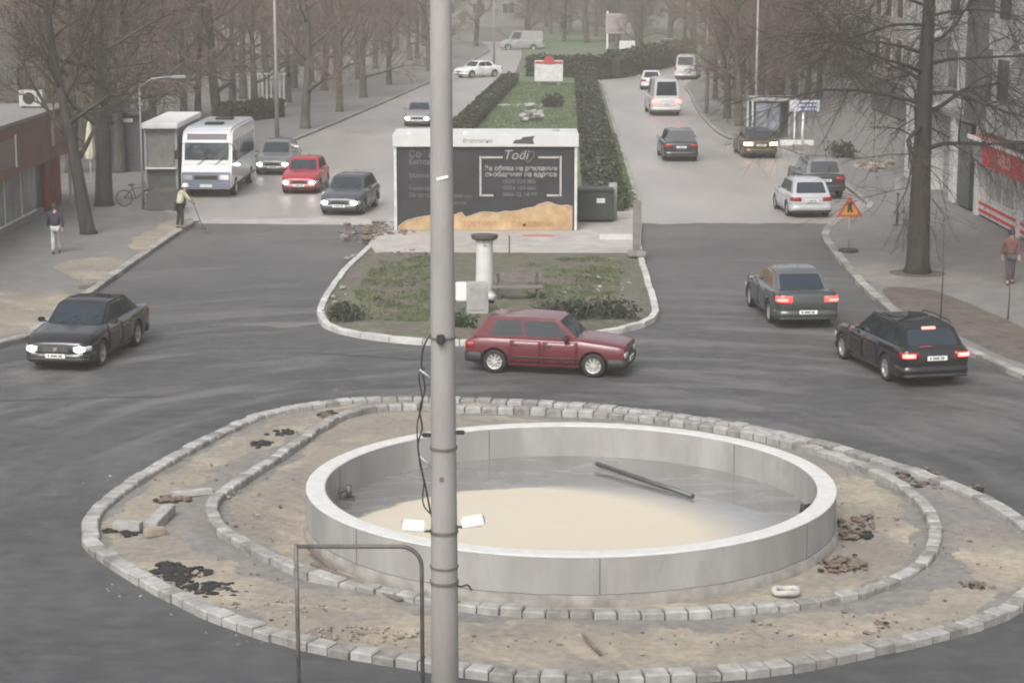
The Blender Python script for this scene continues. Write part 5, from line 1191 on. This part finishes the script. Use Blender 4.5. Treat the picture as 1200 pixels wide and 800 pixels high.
for s in (-1, 1): MB().box((s * .35, 0, -.02), (.06, .4, .08)).build('foot', m_steel, root)
def news_kiosk():
    y0 = 87.6; x0, x1 = -15.85, -14.42; root = empty('news_kiosk', ((x0 + x1) / 2, y0, .12), 0, 'grey shuttered kiosk with a white fascia left of the minibus', 'kiosk'); w_ = x1 - x0
    MB().box((0, 3.2, 1.42), (w_, 6.4, 2.84)).build('wall', mat('kiosk wall', (.24, .235, .225), rough=.7), root)
    MB().box((0, 3.1, 2.94), (w_ + .14, 6.9, .24)).build('roof', m_white, root, bevel=.03)
    sh = MB()
    for k in range(13): sh.box((0, -.02, 1.25 + k * .11), (w_ - .3, .05, .10))
    sh.build('shutter', mat('shutter grey', (.22, .215, .20), rough=.6), root); MB().box((0, -.14, 1.12), (w_ - .1, .3, .07)).build('counter', m_white, root, bevel=.01)
    MB().box((0, -.02, .55), (w_ - .06, .05, 1.0)).build('lower_panel', mat('kiosk panel', (.10, .105, .105), rough=.6), root)
    for s in (-1, 1): MB().box((s * (w_ / 2 - .05), -.03, 1.42), (.10, .08, 2.84)).build('corner_post', m_galv, root)
news_kiosk()
hedge('hedge', G(258, 147), G(326, 139), 1.2, 1.1, 3500, 'low dark hedge behind the minibus under the left grove', 35, size=.12)
def slate_kiosk():
    a, b_ = A(124, 200, 97), A(166, 200, 97); root = empty('slate_kiosk', ((a.x + b_.x) / 2, 97, .12), 0, 'dark slate coloured kiosk among the trunks left of the shuttered kiosk', 'kiosk'); w_ = b_.x - a.x
    MB().box((0, 1.2, 1.35), (w_, 2.4, 2.7)).build('wall', mat('slate wall', (.07, .075, .085), rough=.7, var=.2), root, bevel=.02); MB().box((0, 1.15, 2.78), (w_ + .3, 2.9, .16)).build('roof', mat('slate roof', (.10, .10, .105), rough=.8), root, bevel=.02)
    MB().box((.25, -.04, 2.45), (.55, .06, .18)).build('white_sign', m_white, root); MB().box((-.35, -.02, 1.05), (.75, .04, 2.0)).build('door', mat('slate door', (.045, .05, .06), rough=.6), root)
slate_kiosk()
def planter():
    p = G(192, 246, .12); root = empty('planter', p, R(-3), 'low dark grey planter box in front of the shuttered kiosk', 'planter')
    MB().box((0, .5, .36), (1.3, 1.6, .72)).build('box', mat('planter grey', (.10, .10, .10), rough=.85), root, bevel=.03); MB().box((0, .5, .73), (1.1, 1.4, .05)).build('soil', m_soil, root)
planter()
def bicycle():
    p = G(161, 241, .12); root = empty('bicycle', p, R(15), 'dark bicycle leaning by the thick tree left of the shuttered kiosk', 'bicycle')
    for x in (-.52, .52):
        w_ = empty('wheel', (x, 0, .33)); w_.parent = root
        MB().tube([(.32 * math.cos(t), 0, .32 * math.sin(t)) for t in [2 * math.pi * i / 24 for i in range(25)]], .02, 6).build('tyre', m_tyre, w_)
        mb = MB()
        for k in range(8): mb.tube([(0, 0, 0), (.31 * math.cos(k * .785), 0, .31 * math.sin(k * .785))], .004, 3)
        mb.build('spokes', m_galv, w_)
    f = MB()
    for a, b_ in (((-.52, 0, .33), (-.05, 0, .30)), ((-.05, 0, .30), (-.2, 0, .82)), ((-.52, 0, .33), (-.17, 0, .72)), ((-.17, 0, .72), (.36, 0, .76)), ((-.05, 0, .30), (.38, 0, .66)), ((.52, 0, .33), (.33, 0, .92))): f.tube([a, b_], .018, 6)
    f.build('frame', m_black, root); MB().box((-.22, 0, .86), (.26, .14, .06)).build('saddle', m_black, root, bevel=.02); MB().tube([(.25, -.27, .98), (.33, -.1, .95), (.33, .1, .95), (.25, .27, .98)], .014, 6).build('handlebar', m_steel, root)
bicycle()
def parasol():
    p = G(107, 228, .12); p = Vector((p.x, 92, .12)); p.x = A(106, 195, 92).x; root = empty('parasol', p, 0, 'folded cream and yellow parasol between the dark left trunks', 'parasol')
    MB().tube([(0, 0, 0), (0, 0, 2.9)], .03, 8).build('pole', m_white, root); MB().lathe([(.001, .06), (.3, .06), (.3, 0)], n=16).build('base', m_footing, root)
    mb = MB(); prof = [(.03, 2.85), (.10, 2.5), (.17, 1.9), (.22, 1.35), (.17, 1.1)]; n = 24
    for r, z in prof:
        for k in range(n): a = 2 * math.pi * k / n; rr_ = r * (1 + .25 * math.cos(8 * a)); mb.v.append((rr_ * math.cos(a), rr_ * math.sin(a), z))
    for i in range(4):
        for k in range(n): mb.f.append([i * n + k, i * n + (k + 1) % n, (i + 1) * n + (k + 1) % n, (i + 1) * n + k]); mb.m.append(1 if 9 <= k < 13 else 0); mb.sm.append(True)
    mb.build('folded_canopy', [mat('cream cloth', (.55, .53, .42), rough=.8), mat('yellow cloth', (.50, .42, .12), rough=.8)], root)
parasol()
# lamp posts, far signs
def lamp_post(px, py, h, label, r=.07, arm=1):
    p = G(px, py, .12); root = empty('lamp_post', p, 0, label, 'lamp post')
    MB().tube([(0, 0, 0), (0, 0, h * .5), (0, 0, h)], [r * 1.4, r, r * .7], 10).build('post', mat('lamp grey', (.27, .27, .26), rough=.6), root)
    MB().tube([(0, 0, h - .1), (arm * .5, 0, h + .25), (arm * 1.4, 0, h + .35)], .035, 6).build('arm', m_galv, root); MB().box((arm * 1.6, 0, h + .33), (.6, .25, .12)).build('lamp_head', m_galv, root, bevel=.03)
lamp_post(325, 162, 9.5, 'tall pale lamp post behind the grey estate car on the left', .09); lamp_post(828, 133, 9, 'grey lamp post at the right kerb beside the white van', .10, -1)
lamp_post(885, 158, 9, 'dark slim lamp post beside the yellow taxi', .07, -1); lamp_post(168, 245, 5, 'slim post at the left corner of the shuttered kiosk', .045); lamp_post(579, 75, 9, 'faint thin lamp post right of the concrete pole at the far end', .09)
def billboard():
    p = Vector((A(728, 50, 236).x, 236, 0)); root = empty('billboard', p, R(-3), 'large pale pink framed billboard in the mist beyond the hedge', 'billboard')
    for s in (-1.6, 1.6): MB().box((s, 0, 2.2), (.22, .22, 4.4)).build('post', m_white, root)
    MB().box((0, -.12, 3.0), (3.6, .12, 2.3)).build('panel', mat('billboard pink', (.36, .30, .30), rough=.6), root); MB().box((0, -.2, 3.0), (3.0, .05, 1.7)).build('poster', mat('poster', (.26, .22, .22), rough=.6, var=.4, scale=1.2), root)
billboard()
p = Vector((A(735, 62, 222).x, 222, 0)); tag(MB().box(p + Vector((0, 0, 1.1)), (1.7, .4, .9)).build('white_box', m_white, bevel=.05), 'small white box on the verge below the misty billboard', 'box')
# fence panels behind the left grove
p = G(313, 126); root = empty('gate', (p.x, p.y, .12), 0, 'pale barred gate behind the tall lamp post on the left', 'gate')
for k in range(9): MB().box((-1.2 + k * .3, 0, 1.1), (.1, .06, 2.2)).build('bar', m_white, root)
for z in (.15, 2.2): MB().box((0, .04, z), (2.7, .05, .12)).build('rail', m_white, root)

# ================================================================== PEOPLE
def person(label, loc, heading, J, cl, lean=0.0, hair=True, helmet=None, vest=None):
    """J: joint positions. Body grown as one skin; jacket, trousers, shoes and hair as children."""
    root = empty('person', loc, heading, label, 'person')
    def skin(name, verts, edges, m, sub=1, rt=0):
        me = bpy.data.meshes.new(name); me.from_pydata([v[0] for v in verts], edges, []); o = bpy.data.objects.new(name, me); COL.objects.link(o)
        md = o.modifiers.new('s', 'SKIN'); md.use_smooth_shade = True; ly = me.skin_vertices[0] if me.skin_vertices else None
        if ly is None:
            bm = bmesh.new(); bm.from_mesh(me); bm.verts.layers.skin.verify(); bm.to_mesh(me); bm.free(); ly = me.skin_vertices[0]
        for i, v in enumerate(verts):
            r = v[1]; ly.data[i].radius = r if isinstance(r, tuple) else (r, r); ly.data[i].use_root = (i == rt)
        s = o.modifiers.new('u', 'SUBSURF'); s.levels = sub; s.render_levels = sub
        n = evaluated(o, name, root, [m] if not isinstance(m, list) else m)
        for q in n.data.polygons: q.use_smooth = True
        return n
    V, E = [], []
    def add(p, r, par=None):
        V.append((Vector(p), r)); i = len(V) - 1
        if par is not None: E.append((par, i))
        return i
    pel = add(J['pelvis'], (.145, .10)); ch = add(J['chest'], (.15, .105), add(J['waist'], (.125, .09), pel)); nk = add(J['neck'], .052, ch); hd = Vector(J['head'])
    h0 = add(hd - Vector((0, 0, .07)), .062, nk); h1 = add(hd, (.078, .095), h0); h2 = add(hd + Vector((0, 0, .07)), (.07, .085), h1)
    for s, S_ in ((-1, 'l'), (1, 'r')):
        sh = add(J['sh' + S_], .058, ch); el = add(J['el' + S_], .042, sh); wr = add(J['wr' + S_], .028, el); wv, ev = Vector(J['wr' + S_]), Vector(J['el' + S_]); d = (wv - ev).normalized()
        pm = add(wv + d * .07, (.036, .02), wr); sd = d.cross(Vector((0, 1, 0))); sd = sd.normalized() if sd.length > .1 else Vector((1, 0, 0)); nn = sd.cross(d)
        for k, L_ in ((-1.5, .07), (-.5, .085), (.5, .08), (1.5, .062)):
            b0 = add(wv + d * .09 + sd * .017 * k, .009, pm); b1 = add(wv + d * (.09 + L_ * .55) + sd * .019 * k + nn * .012, .008, b0); add(wv + d * (.09 + L_) + sd * .019 * k + nn * .035, .007, b1)
        t0 = add(wv + d * .04 + sd * .035, .011, pm); add(wv + d * .085 + sd * .052 + nn * .02, .009, t0)
        hp = add(J['hip' + S_], .085, pel); kn = add(J['kn' + S_], .055, hp); an = add(J['an' + S_], .038, kn); add(Vector(J['an' + S_]) + Vector((0, .12, -.045)), .03, an)
    skin('body', V, E, m_skin, 1)
    # face: nose and ears
    MB().add([hd + Vector((-.016, .085, -.03)), hd + Vector((.016, .085, -.03)), hd + Vector((0, .118, -.025)), hd + Vector((0, .088, .02))], [[0, 1, 2], [1, 3, 2], [3, 0, 2], [0, 3, 1]]).build('nose', m_skin, root)
    for s in (-1, 1): MB().lathe([(.001, s * .085), (.025, s * .09), (.02, s * .07)], hd + Vector((0, 0, -.01)), 10, 0, 'X').build('ear', m_skin, root)
    if hair:
        mb = MB(); mb.lathe([(.094, -.045), (.105, .0), (.10, .06), (.075, .11), (.035, .135), (.001, .14)], hd + Vector((0, -.018, 0)), 18, smooth=True); mb.build('hair', m_hair, root)
    if helmet: 
        mb = MB(); mb.lathe([(.15, .045), (.152, .055), (.122, .06), (.12, .10), (.09, .155), (.04, .18), (.001, .185)], hd + Vector((0, .01, 0)), 20, smooth=True); mb.build('helmet', helmet, root)
    g = .028
    V, E = [], []; pel = add(Vector(J['pelvis']) + Vector((0, 0, -.02)), (.16 + g, .12 + g)); wa = add(J['waist'], (.145 + g, .10 + g), pel); ch = add(J['chest'], (.165 + g, .115 + g), wa); add(Vector(J['chest']).lerp(Vector(J['neck']), .75), .075, ch)
    for S_ in 'lr': sh = add(J['sh' + S_], .064 + g * .6, ch); el = add(J['el' + S_], .05 + g * .5, sh); add(Vector(J['el' + S_]).lerp(Vector(J['wr' + S_]), .95), .042 + g * .3, el)
    jk = skin('jacket', V, E, cl[0], 2)
    V, E = [], []; pel = add(J['pelvis'], (.15 + g * .5, .11 + g * .5))
    for S_ in 'lr': hp = add(J['hip' + S_], .098, pel); kn = add(J['kn' + S_], .072, hp); add(Vector(J['kn' + S_]).lerp(Vector(J['an' + S_]), .94), .06, kn)
    skin('trousers', V, E, cl[1], 2)
    for S_ in 'lr':
        a = Vector(J['an' + S_]); V, E = [], []; q = add(a + Vector((0, -.05, -.045)), .042); q = add(a + Vector((0, .06, -.05)), (.045, .035), q); add(a + Vector((0, .16, -.055)), (.04, .028), q); skin('shoe', V, E, cl[2], 1)
    return root
def walk(st=.22, sw=.16):
    return dict(pelvis=(0, 0, .92), waist=(0, .01, 1.10), chest=(0, .02, 1.32), neck=(0, .03, 1.47), head=(0, .05, 1.60), shl=(-.19, .02, 1.40), shr=(.19, .02, 1.40), ell=(-.25, sw * .5, 1.14), elr=(.25, -sw * .5, 1.14), wrl=(-.24, sw * 1.4, .92), wrr=(.24, -sw * .7, .90),
                hipl=(-.09, 0, .88), hipr=(.09, 0, .88), knl=(-.09, -st * .15, .50), knr=(.09, st * .65, .50), anl=(-.09, -st, .10), anr=(.09, st * .9, .085))
p = G(66, 297, .12); person('person in a dark jacket and pale trousers walking on the left pavement', p, R(8), walk(), (mat('navy cloth', (.035, .035, .05), rough=.9), mat('pale trousers', (.42, .41, .42), rough=.9), m_black))
J = walk(.12); J.update(chest=(0, .12, 1.28), neck=(0, .19, 1.41), head=(0, .25, 1.53), waist=(0, .04, 1.08), shl=(-.19, .13, 1.36), shr=(.19, .13, 1.36), ell=(-.24, .28, 1.14), elr=(.24, .30, 1.12), wrl=(-.08, .48, 1.10), wrr=(.10, .50, .98), knl=(-.12, .02, .5), knr=(.12, .06, .5), anl=(-.16, -.04, .09), anr=(.16, .02, .09))
p = G(211, 268, .12); person('worker in white helmet and pale top holding a broom at the kerb', p, R(-60), J, (mat('pale work top', (.50, .50, .36), rough=.8), mat('dark trousers', (.03, .03, .033), rough=.9), m_black), hair=False, helmet=m_white)
root = empty('broom', p + Vector((0, 0, 0)), R(-60), 'broom held by the worker in the white helmet', 'broom'); MB().tube([(-.30, .46, 1.42), (.02, .51, 1.02), (.75, .62, .10)], .014, 6).build('broom_stick', m_twig, root); MB().box((.80, .63, .08), (.30, .10, .16)).build('broom_head', m_brown, root)
p = G(1183, 333, .12); person('person in a reddish brown coat walking past the shop on the right', p, R(175), walk(.14, .1), (mat('reddish coat', (.15, .075, .065), rough=.9), mat('grey trousers', (.07, .065, .068), rough=.9), m_black))
# ================================================================== WORLD, LIGHT, HAZE, CAMERA
w = bpy.data.worlds.new('World'); SC.world = w; w.use_nodes = True; nt = w.node_tree
bg = nt.nodes['Background']; sk = nd(nt, 'ShaderNodeTexSky', sky_type='NISHITA'); sk.sun_disc = False
SUN_EL, SUN_AZ = R(48), R(200)
sk.sun_elevation = SUN_EL; sk.sun_rotation = SUN_AZ; sk.dust_density = 5; sk.air_density = 1.0; sk.ozone_density = 1
hs = nd(nt, 'ShaderNodeHueSaturation'); hs.inputs['Saturation'].default_value = .32
nt.links.new(sk.outputs[0], hs.inputs['Color']); nt.links.new(hs.outputs[0], bg.inputs['Color'])
bg.inputs['Strength'].default_value = .13
sl = bpy.data.lights.new('sun', 'SUN'); sl.energy = 1.0; sl.angle = R(35); sl.color = (1, .97, .93)
so = bpy.data.objects.new('sun', sl); COL.objects.link(so)
d = Vector((math.sin(SUN_AZ) * math.cos(SUN_EL), math.cos(SUN_AZ) * math.cos(SUN_EL), math.sin(SUN_EL)))
so.rotation_euler = d.to_track_quat('Z', 'Y').to_euler()
mh = bpy.data.materials.new('haze'); mh.use_nodes = True; nt = mh.node_tree
for n in list(nt.nodes):
    if n.type == 'BSDF_PRINCIPLED': nt.nodes.remove(n)
vol = nd(nt, 'ShaderNodeVolumePrincipled'); vol.inputs['Color'].default_value = (.60, .565, .515, 1); vol.inputs['Density'].default_value = .0018; vol.inputs['Anisotropy'].default_value = .2
nt.links.new(vol.outputs[0], [n for n in nt.nodes if n.type == 'OUTPUT_MATERIAL'][0].inputs['Volume'])
mb = MB(); mb.bb(-1600, 1600, -100, 2700, -1.1, 26)
hz = mb.build('haze', mh); hz['kind'] = 'stuff'; hz['label'] = 'pale even haze filling the boulevard'; hz['category'] = 'haze'
cam = bpy.data.cameras.new('camera'); co = bpy.data.objects.new('camera', cam); COL.objects.link(co)
co.location = (0, 0, HC); co.rotation_euler = (R(90) - PITCH, 0, 0); cam.sensor_width = 36; cam.lens = 36 * FPX / 1200; cam.clip_start = .5; cam.clip_end = 6000
SC.camera = co
SC.render.engine = 'CYCLES'; SC.cycles.use_denoising = True; SC.cycles.max_bounces = 6; SC.cycles.volume_bounces = 2; SC.cycles.diffuse_bounces = 3; SC.cycles.glossy_bounces = 3
SC.cycles.filter_width = 2.0; SC.cycles.use_adaptive_sampling = True; SC.cycles.adaptive_threshold = .02; SC.cycles.sample_clamp_indirect = 6
vs = SC.view_settings; vs.view_transform = 'Standard'; vs.look = 'None'; vs.gamma = 1; vs.use_curve_mapping = False; vs.exposure = .84
